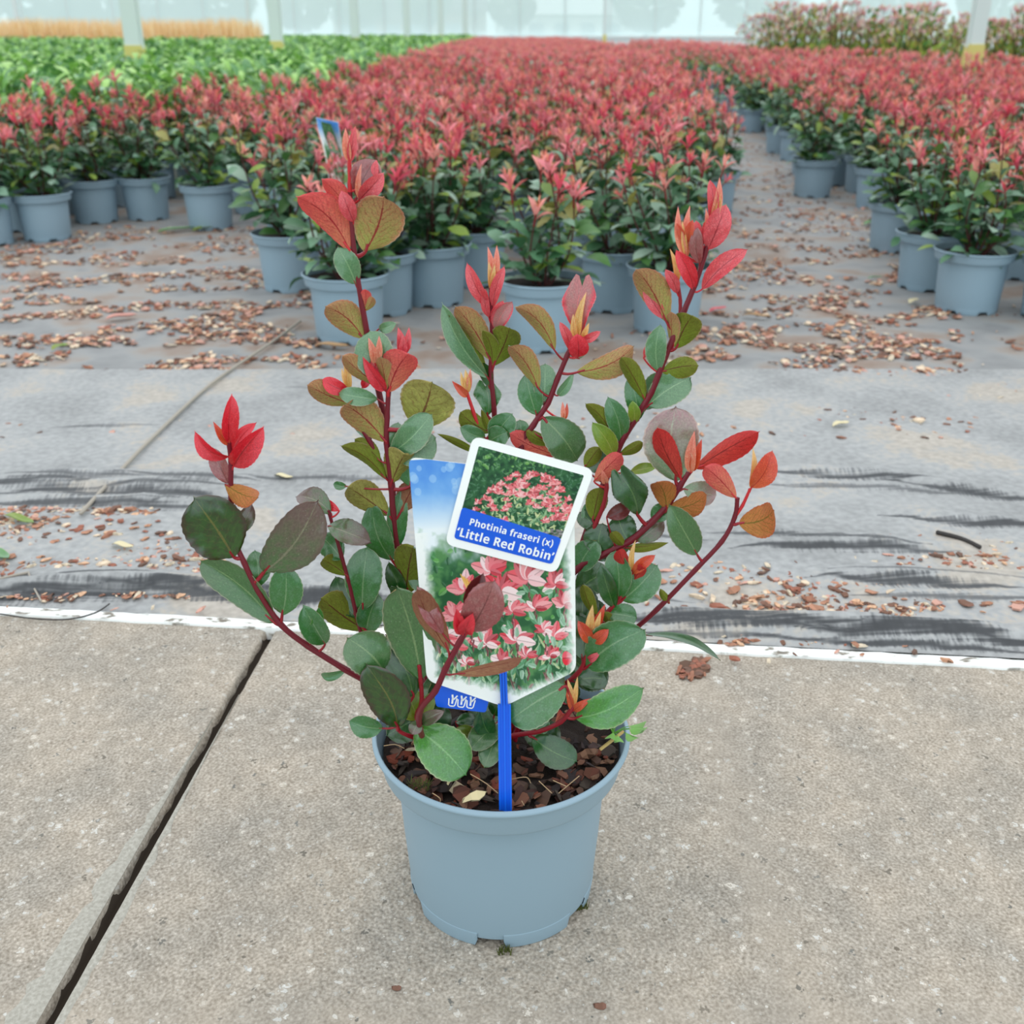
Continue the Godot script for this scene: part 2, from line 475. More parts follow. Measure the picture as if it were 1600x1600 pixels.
func fabric() -> void:
	var w := 2048
	var h := 800
	var big := noise(0.006, 51, FastNoiseLite.TYPE_SIMPLEX_SMOOTH, 4).get_seamless_image(w, h).get_data()
	var fine := noise(0.09, 52, FastNoiseLite.TYPE_SIMPLEX_SMOOTH, 3).get_seamless_image(w, h).get_data()
	var run := noise(0.02, 53, FastNoiseLite.TYPE_SIMPLEX_SMOOTH, 3)
	var dark := PackedFloat32Array()
	dark.resize(w * h)
	for f in folds:
		var a := ground(f[0], f[1])
		var b := ground(f[2], f[3])
		var half: float = f[4] * px_size((a + b) / 2) * 1.6
		var pa := Vector2((a.x - CLOTH.position.x) / CLOTH.size.x * w, (a.z - CLOTH.position.y) / CLOTH.size.y * h)
		var pb := Vector2((b.x - CLOTH.position.x) / CLOTH.size.x * w, (b.z - CLOTH.position.y) / CLOTH.size.y * h)
		var r := half / CLOTH.size.x * w
		var d := (pb - pa)
		for x in range(maxi(0, int(minf(pa.x, pb.x) - 20)), mini(w, int(maxf(pa.x, pb.x) + 20))):
			var t := clampf((x - pa.x) / d.x, 0, 1)
			var yc := lerpf(pa.y, pb.y, t) + run.get_noise_2d(x * 0.5, f[1]) * r * 0.9
			var taper := clampf(minf(x - minf(pa.x, pb.x) + 20, maxf(pa.x, pb.x) + 20 - x) / 70.0, 0, 1)
			for y in range(maxi(0, int(yc - r * 2)), mini(h, int(yc + r * 2) + 1)):
				var q := y * w + x
				var hair := run.get_noise_2d(x * 12.0, y * 0.7 + f[0]) * 0.8 * clampf(absf(y - yc) / r, 0.1, 1.0)          # dust brushed off in fine strokes
				var lines := run.get_noise_2d(x * 0.16 + f[0], y * 9.0 + x * 0.05) * 0.75
				var m: float = clampf((1.0 + hair + lines - absf(y - yc) / maxf(r * taper, 0.5)) * 1.1, 0, 1) * f[5]
				dark[q] = maxf(dark[q], m * 0.92)
	var data := PackedByteArray()
	data.resize(w * h * 3)
	var k := 0
	for p in w * h:
		var t := (big[p] - 128) * 0.16 + (fine[p] - 128) * 0.13
		var brown := clampf((big[p] - 165) * 0.02, 0, 1)
		brown = clampf(brown + clampf((fine[p] - 128) * 0.02, 0, 1) * clampf((big[p] - 120) * 0.02, 0, 1) * 0.6, 0, 0.7)
		var dk := clampf(dark[p], 0, 1)
		data[k] = clampi(int(lerpf(160 + t + brown * 2.0, 58 + t * 0.4, dk)), 0, 255)
		data[k + 1] = clampi(int(lerpf(161 + t - brown * 10.0, 60 + t * 0.4, dk)), 0, 255)
		data[k + 2] = clampi(int(lerpf(161 + t - brown * 24.0, 63 + t * 0.4, dk)), 0, 255)
		k += 3
	var m := mat("ground_fabric", Color.WHITE, 0.62)
	m.albedo_texture = ImageTexture.create_from_image(Image.create_from_data(w, h, false, Image.FORMAT_RGB8, data))
	m.texture_repeat = false
	var far := mat("ground_fabric_far", Color.WHITE, 0.75)
	var t2 := NoiseTexture2D.new()
	t2.width = 1024; t2.height = 1024; t2.seamless = true
	t2.noise = noise(0.008, 61, FastNoiseLite.TYPE_SIMPLEX_SMOOTH, 6)
	var ramp := Gradient.new()
	ramp.offsets = PackedFloat32Array([0.0, 0.42, 0.55, 0.7, 1.0])
	ramp.colors = PackedColorArray([Color8(124, 125, 126), Color8(148, 149, 149), Color8(152, 148, 144), Color8(148, 134, 124), Color8(134, 112, 98)])
	t2.color_ramp = ramp
	far.albedo_texture = t2
	far.uv1_triplanar = true
	far.uv1_world_triplanar = true
	far.uv1_scale = Vector3.ONE * 0.55

# ---------------------------------------------------------------- the setting
func make_floor() -> void:
	var fl := thing("floor")
	tag(fl, "grey ground fabric and concrete slabs of the greenhouse floor", "floor", "", "structure")
	# the path of concrete slabs, its far edge running slightly askew
	var e0 := ground(0, 962)
	var e1 := ground(1600, 1048)
	var dir := (e1 - e0).normalized()
	var edge := func(x: float) -> float: return e0.z + (x - e0.x) / dir.x * dir.z
	var j0 := ground(421, 986)
	var j1 := ground(70, 1600)
	var jd := (j1 - j0).normalized()
	var jx := func(z: float) -> float: return j0.x + (z - j0.z) / jd.z * jd.x
	var rn := noise(22.0, 71, FastNoiseLite.TYPE_SIMPLEX_SMOOTH, 3)
	for side in [-1.0, 1.0]:
		var b := maker()
		var rows := []
		var uvs := []
		var count := 110
		# across the slab: far outer edge ... joint; the lips beside the joint are rounded and a little broken
		var across := [0.0, 0.001, 0.0025, 0.0045, 0.007, 0.03, 0.1, 0.4, 2.4]
		for r in count + 1:
			var t := float(r) / count
			var row := PackedVector3Array()
			row.append(Vector3.ZERO)
			for k in across.size():
				var z: float = lerpf(0.35, edge.call(jx.call(-1.0) + side * across[k]), t)
				var q: float = across[k] + 0.0046
				if k < 5:
					q += rn.get_noise_2d(z * 2.0, side * 7.0 + k * 0.01) * 0.0010
				var x: float = jx.call(z) + side * q
				z = lerpf(0.35, edge.call(x), t)
				var y: float = [-0.008, -0.0026, -0.001, -0.0003, 0.0, 0.0, 0.0, 0.0, 0.0][k]
				if k > 0 and k < 5:
					y += rn.get_noise_2d(z * 4.0 + 9.0, k * 3.0 + side) * 0.0012
				row.append(Vector3(x, y, z))
			row[0] = row[1] + Vector3(0, -0.03, 0)
			rows.append(row)
		# the far edge is turned down
		var last := PackedVector3Array()
		for p in rows[count]:
			last.append(p + Vector3(0, -0.03, -0.001))
		b.grid(rows, -side)
		b.grid([rows[count], last], -side)
		var slab := put("concrete_slab", b.mesh(mats.concrete), fl)
		slab.set_meta("label", "worn concrete slab left of the joint" if side < 0 else "worn concrete slab under the near pot, right of the joint")
	var jb := maker()
	var jr := []
	for r in 140:
		var z := lerpf(-1.12, 0.35, r / 139.0)
		var row := PackedVector3Array()
		for k in 7:
			var u := k / 3.0 - 1.0
			row.append(Vector3(jx.call(z) + u * 0.0062, -0.0035 - 0.011 * (1.0 - pow(absf(u), 3.0)) + rn.get_noise_2d(z * 8.0, u * 5.0 + 60.0) * 0.002, z))
		jr.append(row)
	jb.grid(jr, -1.0)
	put("joint_dirt", jb.mesh(mats.joint_dirt), fl)
	# old cement smeared along both lips of the joint
	for side in [-1.0, 1.0]:
		var cb := maker()
		var rows := []
		for r in 121:
			var z := lerpf(-0.86 if side < 0 else -0.9, 0.2, r / 120.0)
			var wide: float = (0.02 if side < 0 else 0.008) * smoothstep(0.0, 0.3, r / 120.0) * (1.0 + rn.get_noise_2d(z * 2.5, side * 40.0) * 0.55 + rn.get_noise_2d(z * 11.0, side * 20.0) * 0.3)
			var x0: float = jx.call(z) + side * 0.0062
			var row := PackedVector3Array()
			for q in 6:
				var s := q / 5.0
				row.append(Vector3(x0 + side * s * wide, (0.0014 if side < 0 else 0.0010) * (1.0 - pow(s * 2.0 - 1.0, 6.0)) - 0.0006 + rn.get_noise_2d(z * 9.0, s * 30.0) * 0.0004 + 0.0003, z))
			rows.append(row)
		cb.grid(rows, -side)
		put("cement_smear", cb.mesh(mats.cement), fl)
	# the near sheet of ground fabric, folded along the path
	var fb := maker()
	var rows2 := []
	var uv2 := []
	var hn := noise(2.2, 81, FastNoiseLite.TYPE_SIMPLEX_SMOOTH, 3)
	var crease := []
	for f in folds:
		crease.append([ground(f[0], f[1] - f[4] * 0.8), ground(f[2], f[3] - f[4] * 0.8), f[5]])
	var nr := 110
	var nc := 240
	for r in nr + 1:
		var row := PackedVector3Array()
		var ur := []
		for k in nc + 1:
			var x := lerpf(CLOTH.position.x, CLOTH.end.x, float(k) / nc)
			var near: float = edge.call(x) - 0.021
			var z := lerpf(CLOTH.position.y, near, float(r) / nr)
			var y := 0.0015 + hn.get_noise_2d(x * 0.5, z * 2.0) * 0.003 + 0.003 * clampf((near - z) * 8.0, 0, 1)
			for c in crease:
				if x > c[0].x - 0.06 and x < c[1].x + 0.06:
					var t := clampf((x - c[0].x) / (c[1].x - c[0].x), 0, 1)
					var zz := lerpf(c[0].z, c[1].z, t)
					var d: float = (z - zz) / 0.014
					var fade := clampf(minf(x - c[0].x + 0.06, c[1].x + 0.06 - x) / 0.12, 0, 1)
					y += c[2] * 0.009 * fade * exp(-d * d) * clampf((near - z) * 40.0, 0.2, 1)
			row.append(Vector3(x, y, z))
			ur.append(Vector2((x - CLOTH.position.x) / CLOTH.size.x, (z - CLOTH.position.y) / CLOTH.size.y))
		rows2.append(row)
		uv2.append(ur)
	fb.grid(rows2, -1.0, Color.WHITE, uv2)
	put("ground_fabric", fb.mesh(mats.ground_fabric), fl).set_meta("label", "grey creased ground fabric along the path")
	var gb := maker()
	gb.grid([PackedVector3Array([Vector3(-42, 0, -31), Vector3(32, 0, -31)]), PackedVector3Array([Vector3(-42, 0, -1.9), Vector3(32, 0, -1.9)])], -1.0)
	gb.grid([PackedVector3Array([Vector3(-42, 0, -1.9), Vector3(-1.45, 0, -1.9)]), PackedVector3Array([Vector3(-42, 0, -1.18), Vector3(-1.45, 0, -1.18)])], -1.0)
	gb.grid([PackedVector3Array([Vector3(1.45, 0, -1.9), Vector3(32, 0, -1.9)]), PackedVector3Array([Vector3(1.45, 0, -0.92), Vector3(32, 0, -0.92)])], -1.0)
	put("ground_fabric", gb.mesh(mats.ground_fabric_far), fl).set_meta("label", "littered ground fabric under the rows of pots")
	var ob := maker()
	ob.grid([PackedVector3Array([Vector3(-160, -0.06, -160), Vector3(160, -0.06, -160)]), PackedVector3Array([Vector3(-160, -0.06, 20), Vector3(160, -0.06, 20)])], -1.0)
	put("outdoor_ground", ob.mesh(mats.outdoor_ground), fl)
	# the white edging strip between slab and fabric, chipped and dirty
	var tb := maker()
	var rt := []
	for r in 260:
		var x := lerpf(-2.2, 2.2, r / 259.0)
		var z: float = edge.call(x)
		var o := rn.get_noise_2d(x * 4.0, 3.0) * 0.0016 + rn.get_noise_2d(x * 16.0, 8.0) * 0.001
		var wide := 0.0185 + rn.get_noise_2d(x * 6.0, 30.0) * 0.0025
		rt.append(PackedVector3Array([Vector3(x, -0.012, z + 0.0005 + o), Vector3(x, 0.0022, z + o), Vector3(x, 0.0034, z + o - 0.002), Vector3(x, 0.0034, z - wide + 0.003), Vector3(x, 0.002, z - wide), Vector3(x, -0.012, z - wide)]))
	tb.grid(rt, 1.0)
	var tr := put("trim_1", tb.mesh(mats.edging))
	tag(tr, "chipped white edging strip between concrete slab and fabric", "edging", "", "structure")

func make_wall() -> void:
	var z := -31.0
	var wall := thing("wall_back", Vector3(0, 0, z))
	tag(wall, "pale greenhouse wall of glass panes at the far end", "wall", "", "structure")
	var base := maker()
	base.box(Vector3(-40, -0.1, -0.12), Vector3(30, 0.42, 0.12))
	base.box(Vector3(-40, 0.42, -0.16), Vector3(30, 0.47, 0.16))
	put("base_wall", base.mesh(mats.wall_white), wall)
	var pane := maker()
	pane.grid([PackedVector3Array([Vector3(-0.58, 0.0, 0), Vector3(0.58, 0.0, 0)]), PackedVector3Array([Vector3(-0.58, 1.5, 0), Vector3(0.58, 1.5, 0)])], 1.0)
	var pm := pane.mesh(mats.old_glass)
	var bar := maker()
	bar.box(Vector3(-0.022, 0.47, -0.03), Vector3(0.022, 3.55, 0.03))
	var bm := bar.mesh(mats.steel_white)
	for k in range(-32, 24):
		var x := k * 1.2 + 0.21
		for q in 2:
			put("pane", pm, wall, Transform3D(Basis(), Vector3(x + 0.6, 0.48 + q * 1.53, 0)))
		put("glazing_bar", bm, wall, Transform3D(Basis(), Vector3(x, 0, 0)))
	var rail := maker()
	for y in [1.98, 3.52]:
		rail.box(Vector3(-40, y - 0.02, -0.035), Vector3(30, y + 0.03, 0.035))
	put("rail", rail.mesh(mats.steel_white), wall)

func make_posts() -> void:
	# px of the post's foot or middle, distance, width
	var spots := [[207, 8.0, 0.10, "nearest"], [431, 11.2, 0.10, "second"], [555, 15.6, 0.095, "third"], [636, 20.0, 0.09, ""], [689, 24.0, 0.09, ""], [727, 28.0, 0.09, ""], [1527, 8.6, 0.10, "right"], [945, 27.0, 0.07, ""], [30, 26.0, 0.09, ""], [1290, 24.0, 0.09, ""], [390, 25.0, 0.07, ""]]
	for s in spots:
		var p := upright(s[0], 47, -s[1])
		var label := "thin white greenhouse post far back by the glass wall"
		var grp := "far posts"
		if s[3] == "right":
			label = "white greenhouse post rising from the red shrubs at right"
			grp = ""
		elif s[3]:
			label = {"nearest": "thick white post with pale yellow foot, leftmost in the green crop", "second": "white post with pale yellow foot, second from the left in the green crop", "third": "thin white post with pale yellow foot where red shrubs meet the green crop"}[s[3]]
			grp = ""
		var o := thing("greenhouse_post", Vector3(p.x, 0, p.z))
		tag(o, label, "post", grp)
		var w: float = s[2] / 2
		var b := maker()
		b.box(Vector3(-w, 0.5, -w), Vector3(w, 3.6, w))
		b.box(Vector3(-w * 1.25, 0.5, -w * 0.4), Vector3(w * 1.25, 3.6, w * 0.4))
		put("shaft", b.mesh(mats.steel_white), o)
		var f := maker()
		f.box(Vector3(-w * 1.15, -0.02, -w * 1.15), Vector3(w * 1.15, 0.52, w * 1.15))
		f.lathe([Vector2(w * 2.2, -0.02), Vector2(w * 2.2, 0.3), Vector2(w * 2.2, 0.3), Vector2(w * 1.4, 0.36)], 16)
		put("foot", f.mesh(mats.steel_yellow), o)

func make_outdoors() -> void:
	var rng := RandomNumberGenerator.new()
	rng.seed = 5
	var leafy := maker(true)
	for k in 900:
		var d := Vector3(rng.randfn(), rng.randfn(), rng.randfn()).normalized()
		var p := d * (1.0 - 0.35 * rng.randf() * rng.randf()) * Vector3(1, 0.85, 1)
		var q := Basis.from_euler(Vector3(rng.randf() * 6, rng.randf() * 6, rng.randf() * 6)).scaled(Vector3.ONE * 0.14)
		var tone := rng.randf_range(0.8, 1.15)
		var c := lin(98, 124, 82) * tone
		c.a = 1
		var ids := []
		for e in [Vector3(-1, 0, 0), Vector3(0, 0.2, -0.6), Vector3(1, 0, 0), Vector3(0, 0.2, 0.6)]:
			ids.append(leafy.vert(p + q * e, d, Vector2.ZERO, c))
		leafy.quad(ids[0], ids[1], ids[2], ids[3])
	var crown := leafy.mesh(mats.far_tree)
	var trunk := maker()
	trunk.tube([Vector3(0, -0.1, 0), Vector3(0.05, 1.0, 0), Vector3(0, 2.4, 0)], [0.16, 0.13, 0.08])
	var tm := trunk.mesh(mats.stem_far)
	for s in [[-70, 46, 2.0], [80, 52, 2.0], [160, 44, 1.3], [260, 55, 2.0], [345, 48, 1.5], [470, 64, 1.7], [560, 58, 1.2], [665, 46, 1.0], [800, 60, 1.2], [1010, 62, 1.8], [1180, 52, 1.9], [1390, 48, 1.8], [1560, 56, 2.1]]:
		var p := upright(s[0], 47, -s[1])
		var t := thing("tree", Vector3(p.x, -0.06, p.z), rng.randf() * 6)
		tag(t, "blurred tree outside behind the pale glass wall", "tree", "trees outside the glass wall")
		put("trunk", tm, t)
		put("crown", crown, t, Transform3D(Basis().scaled(Vector3.ONE * s[2]), Vector3(0, 1.2 + s[2] * 0.5, 0)))
	for s in [[610, 78, 7.0, 1.3, 1.3, "low brick house with dark roof outside behind the glass, left of the middle"], [722, 64, 2.6, 1.6, 1.4, "dark roofed shed outside behind the glass, beside the house"], [885, 70, 8.5, 1.5, 0.9, "long pale glasshouse outside behind the middle of the glass wall"]]:
		var p := upright(s[0], 47, -s[1])
		var pale: bool = s[5].contains("glasshouse")
		var o := thing("building" if not pale else "glasshouse", Vector3(p.x, -0.06, p.z))
		tag(o, s[5], "building")
		var hw: float = s[2] / 2
		var b := maker()
		b.box(Vector3(-hw, 0, -2), Vector3(hw, s[3], 2))
		put("walls", b.mesh(mats.wall_white if pale else mats.far_wall), o)
		var r := maker()
		var top: float = s[3] + s[4]
		var q := [Vector3(-hw - 0.2, s[3], 2.2), Vector3(hw + 0.2, s[3], 2.2), Vector3(hw + 0.2, s[3], -2.2), Vector3(-hw - 0.2, s[3], -2.2), Vector3(-hw, top, 0), Vector3(hw, top, 0)]
		for face in [[0, 1, 5, 4], [2, 3, 4, 5]]:
			var nn: Vector3 = ((q[face[1]] - q[face[0]]) as Vector3).cross(q[face[3]] - q[face[0]]).normalized()
			r.quad(r.vert(q[face[0]], nn), r.vert(q[face[1]], nn), r.vert(q[face[2]], nn), r.vert(q[face[3]], nn))
		for face in [[1, 2, 5], [3, 0, 4]]:
			var nn: Vector3 = ((q[face[1]] - q[face[0]]) as Vector3).cross(q[face[2]] - q[face[0]]).normalized()
			r.tri(r.vert(q[face[0]], nn), r.vert(q[face[1]], nn), r.vert(q[face[2]], nn))
		put("roof", r.mesh(mats.steel_white if pale else mats.far_roof), o)
		var wb := maker()
		wb.box(Vector3(-0.4, 0.45, 2.0), Vector3(0.4, 1.05, 2.05))
		var wm := wb.mesh(mats.far_window)
		for k in int(s[2] / 1.5):
			put("window", wm, o, Transform3D(Basis(), Vector3(-hw + 0.9 + k * 1.5, 0, 0)))

# ---------------------------------------------------------------- the rows of potted shrubs
var pot_mesh_far: ArrayMesh
var soil_mesh_far: ArrayMesh

func pot_profile() -> Array:
	return [Vector2(0.0, 0.010), Vector2(0.068, 0.010), Vector2(0.068, 0.010), Vector2(0.0705, 0.008), Vector2(0.0718, 0.014), Vector2(0.0750, 0.06), Vector2(0.0784, 0.1213), Vector2(0.0784, 0.1213),
		Vector2(0.0878, 0.1213), Vector2(0.0885, 0.1216), Vector2(0.0888, 0.1224), Vector2(0.0918, 0.1402), Vector2(0.0918, 0.1402),
		Vector2(0.0938, 0.1405), Vector2(0.0948, 0.1413), Vector2(0.0951, 0.1425), Vector2(0.0948, 0.1438), Vector2(0.0938, 0.1443), Vector2(0.0938, 0.1443), Vector2(0.0932, 0.1450), Vector2(0.0924, 0.1452), Vector2(0.0917, 0.1448), Vector2(0.0914, 0.1436), Vector2(0.0914, 0.1436), Vector2(0.0880, 0.1235), Vector2(0.0880, 0.1235), Vector2(0.0770, 0.1225), Vector2(0.0770, 0.1225), Vector2(0.0735, 0.06), Vector2(0.0705, 0.03), Vector2(0.0, 0.03)]

func pot_shape(segs: int, notches: int, turn: float) -> Mesher:
	var b := maker()
	b.lathe(pot_profile(), segs)
	# the foot ring, cut by drain notches
	for k in notches:
		var a0 := turn + TAU * (k + 0.13) / notches
		var a1 := turn + TAU * (k + 0.87) / notches
		var rows := []
		var steps := int(segs / notches) + 2
		for s in steps + 1:
			var an := lerpf(a0, a1, float(s) / steps)
			var d := Vector3(cos(an), 0, sin(an))
			var slope := 0.0 if s > 0 and s < steps else 0.006
			rows.append(PackedVector3Array([d * 0.064 + Vector3(0, 0.011, 0), d * 0.0645 + Vector3(0, slope, 0), d * 0.0695 + Vector3(0, slope, 0), d * 0.0709 + Vector3(0, slope + 0.0006, 0), d * 0.0722 + Vector3(0, 0.0125, 0), d * 0.0716 + Vector3(0, 0.0135, 0)]))
		b.grid(rows, 1.0)
	return b

func soil_shape(rings: int, segs: int, radius: float, high: float, seed_: int, bumpy: float) -> Mesher:
	var n := noise(60.0, seed_)
	var rows := []
	for r in rings + 1:
		var row := PackedVector3Array()
		for s in segs + 1:
			var an := TAU * s / segs
			var q := radius * r / rings
			var p := Vector3(q * cos(an), 0, q * sin(an))
			p.y = high + n.get_noise_2d(p.x, p.z) * bumpy + 0.004 * (1.0 - float(r) / rings)
			row.append(p)
		rows.append(row)
	var b := maker()
	b.grid(rows, -1.0)
	return b

# a simple leaf, base at the origin, one unit long along z, its upper face towards y
func simple_leaf(ratio: float, fold: float, arch: float, rows: int, c0: Color, c1: Color, slim := false) -> Mesher:
	var b := maker(true)
	var p := []
	for r in rows + 1:
		var v := float(r) / rows
		var w := (pow(v, 0.7) * pow(1.0 - v, 0.55) * 1.75 if not slim else pow(v, 0.8) * pow(1.0 - v, 0.9) * 2.0) * ratio / 2.0
		if r == 0: w = 0.02
		var row := PackedVector3Array()
		for k in 3:
			var u := k - 1.0
			row.append(Vector3(u * w, absf(u) * w * fold + arch * 4.0 * v * (1.0 - v) - arch * v * v, v))
		p.append(row)
	b.grid(p, -1.0, c0)
	for k in b.v.size():
		b.c[k] = c0.lerp(c1, clampf(b.v[k].z, 0, 1))
	return b

var leaf_pool := []      # [Mesher, ArrayMesh] of green leaves
var tip_pool := []       # the same of whole red shoot tips

func make_pools() -> void:
	var rng := RandomNumberGenerator.new()
	rng.seed = 11
	var greens := [[66, 108, 72], [86, 130, 94], [126, 160, 136], [156, 182, 162], [78, 122, 62], [136, 162, 68], [56, 96, 62], [104, 142, 112], [150, 146, 78], [110, 138, 72]]
	for g in greens:
		var c := lin(g[0], g[1], g[2])
		var b := simple_leaf(rng.randf_range(0.64, 0.82), rng.randf_range(0.1, 0.4), rng.randf_range(0.02, 0.14), 4, c, c * 1.12)
		leaf_pool.append([b, b.mesh(mats.far_green)])
	var reds := [[232, 112, 128], [240, 146, 154], [224, 86, 108], [244, 162, 154], [210, 108, 122], [236, 128, 128]]
	for g in reds:
		var b := maker(true)
		var c := lin(g[0], g[1], g[2])
		for k in 7:
			var deep := k / 6.0
			var turn := k * 2.4 + rng.randf() * 0.5
			var lean := lerpf(0.85, 0.2, deep) + rng.randf_range(-0.12, 0.12)
			var len := lerpf(1.0, 0.75, deep) * rng.randf_range(0.85, 1.1)
			var cc := c.lerp(lin(242, 164, 116), clampf(deep * 1.2 - 0.55, 0, 0.7)) * rng.randf_range(0.85, 1.12)
			var x := Basis(Vector3.UP, turn) * Basis(Vector3.RIGHT, -PI / 2 + lean)
			# base low on the shoot for the outer leaves, higher for the inner
			b.add(simple_leaf(lerpf(0.44, 0.2, deep), 0.6, 0.06, 4, cc, cc * 1.08, deep > 0.5), Transform3D(x.scaled(Vector3.ONE * len), Vector3(0, deep * 0.55, 0)))
		var st := lin(140, 36, 40)
		b.tube([Vector3(0, -0.3, 0), Vector3(0, 0.35, 0), Vector3(0, 0.9, 0)], [0.055, 0.05, 0.02], 5, st)
		for k in b.c.size():
			b.c[k].a = 1
		tip_pool.append([b, b.mesh(mats.far_red)])
	var pf := maker()
	pf.add(pot_shape(40, 6, 0.2), Transform3D())
	pot_mesh_far = pf.mesh(mats.pot_plastic_far)
	soil_mesh_far = soil_shape(6, 24, 0.0876, 0.1295, 8, 0.004).mesh(mats.soil)

# the bones of one shrub: stems, leaves [transform, look], tips [transform, look]
func grow(seed_: int, high: float) -> Dictionary:
	var rng := RandomNumberGenerator.new()
	rng.seed = seed_
	var stems := []
	var leaves := []
	var tips := []
	var count := rng.randi_range(11, 14)
	for s in count:
		var az := TAU * s / count + rng.randf_range(-0.4, 0.4)
		var outer := s % 3 != 0
		var lean := rng.randf_range(0.28, 0.62) if outer else rng.randf_range(0.02, 0.22)
		var tall := high * (rng.randf_range(0.6, 0.85) if outer else rng.randf_range(0.8, 1.05))
		if rng.randf() < 0.08: tall *= 1.22
		var d := Vector3(cos(az), 0, sin(az))
		var side := Vector3(-sin(az), 0, cos(az)) * rng.randf_range(-0.02, 0.02)
		var root := d * rng.randf_range(0.004, 0.022) + Vector3(0, 0.128, 0)
		var reach := tall * tan(lean) * 0.8
		var line := smooth([root, root + d * reach * 0.5 + Vector3(0, tall * 0.35, 0) + side, root + d * reach * 0.85 + Vector3(0, tall * 0.72, 0), root + d * reach + Vector3(0, tall, 0) - side], 3)
		stems.append(line)
		var n := int(tall / 0.019)
		for k in n:
			var t := lerpf(0.04, 0.86, (k + rng.randf() * 0.7) / n)
			var f := t * (line.size() - 1)
			var i0 := int(f)
			var p: Vector3 = line[i0].lerp(line[mini(i0 + 1, line.size() - 1)], f - i0)
			var up: Vector3 = (line[mini(i0 + 1, line.size() - 1)] - line[maxi(i0 - 1, 0)]).normalized()
			var a := k * 2.4 + s * 1.3
			var out := up.cross(Vector3(cos(a), 0.1, sin(a))).normalized()
			var z := (out * 0.85 + up * rng.randf_range(0.15, 0.75)).normalized()
			var x := up.cross(z).normalized()
			var y := z.cross(x).normalized()
			var len := rng.randf_range(0.042, 0.062) * (0.75 if t > 0.7 else 1.0)
			var look := rng.randi_range(0, 7)
			if t > 0.62 and rng.randf() < 0.72: look = rng.randi_range(7, 9)
			leaves.append([Transform3D(Basis(x, y, z).scaled_local(Vector3.ONE * len), p + z * 0.006), look])
			if t > 0.74 and rng.randf() < 0.5:
				tips.append([Transform3D(Basis(x, (up + z * 0.7).normalized(), z).orthonormalized().scaled_local(Vector3.ONE * rng.randf_range(0.018, 0.026)), p + z * 0.01), rng.randi_range(0, 5)])
		var tp: Vector3 = line[line.size() - 1]
		var tu: Vector3 = (tp - line[line.size() - 3]).normalized()
		var tx := tu.cross(Vector3(0.3, 0, 1)).normalized()
		tips.append([Transform3D(Basis(tx, tu, tx.cross(tu)).scaled_local(Vector3.ONE * rng.randf_range(0.030, 0.050)), tp), rng.randi_range(0, 5)])
	for k in 40:                                   # low leaves that close the crown above the pot
		var az := k * 2.4
		var q := rng.randf_range(0.03, 0.095)
		var p := Vector3(cos(az) * q, rng.randf_range(0.145, 0.26) - q * 0.25, sin(az) * q)
		var z := Vector3(cos(az + rng.randf_range(-0.9, 0.9)), rng.randf_range(-0.5, 0.7), sin(az + rng.randf_range(-0.9, 0.9))).normalized()
		var x := Vector3.UP.cross(z).normalized()
		leaves.append([Transform3D(Basis(x, z.cross(x), z).rotated(z, rng.randf_range(-0.7, 0.7)).scaled_local(Vector3.ONE * rng.randf_range(0.040, 0.058)), p), rng.randi_range(0, 7)])
	return {"stems": stems, "leaves": leaves, "tips": tips}

func stems_shape(g: Dictionary, sides := 5) -> Mesher:
	var b := maker()
	for line in g.stems:
		var radii := []
		for k in line.size():
			radii.append(lerpf(0.0026, 0.0014, float(k) / (line.size() - 1)))
		b.tube(line, radii, sides)
	return b

var kinds := []          # merged shrubs: [stems, green leaves, red tips] as meshes

func make_kinds() -> void:
	for k in 8:
		var g := grow(400 + k, 0.24 + (k % 4) * 0.012)
		var green := maker(true)
		for l in g.leaves:
			green.add(leaf_pool[l[1]][0], l[0])
		var red := maker(true)
		for t in g.tips:
			red.add(tip_pool[t[1]][0], t[0])
		kinds.append([stems_shape(g).mesh(mats.stem_far), green.mesh(mats.far_green), red.mesh(mats.far_red), [green, red]])

func near_shrub(p: Vector3, seed_: int, high: float, label: String) -> Node3D:
	var o := thing("potted_shrub", p, seed_ * 1.7)
	tag(o, label, "potted shrub", "")
	put("pot", pot_mesh_far, o)
	put("soil", soil_mesh_far, o)
	var g := grow(seed_, high)
	put("stems", stems_shape(g, 6).mesh(mats.stem_far), o)
	for l in g.leaves:
		put("leaf", leaf_pool[l[1]][1], o, l[0])
	for t in g.tips:
		put("shoot_tip", tip_pool[t[1]][1], o, t[0])
	return o

func shrub(p: Vector3, kind: int, turn: float, size: float, label: String, grp: String) -> void:
	var o := thing("potted_shrub", p, turn)
	tag(o, label, "potted shrub", grp)
	put("pot", pot_mesh_far, o)
	put("soil", soil_mesh_far, o)
	var x := Transform3D(Basis().scaled(Vector3(1, size, 1)), Vector3(0, 0.13 * (1.0 - size), 0))
	put("stems", kinds[kind][0], o, x)
	put("green_leaves", kinds[kind][1], o, x).set_meta("kind", "stuff")
	put("red_tips", kinds[kind][2], o, x).set_meta("kind", "stuff")

var taken := []

func free_of(p: Vector3, gap: float) -> bool:
	for q in taken:
		if absf(q.z - p.z) < gap and Vector2(q.x - p.x, q.z - p.z).length() < gap:
			return false
	return true

# the left limit of the red shrubs where the green crop begins
func crop_edge(z: float) -> float:
	if z > -4.15: return -9.0
	if z > -5.2: return lerpf(-1.7, -0.95, (-4.15 - z) / 1.05)
	return lerpf(-0.95, -0.9, clampf((-5.2 - z) / 20.0, 0, 1))

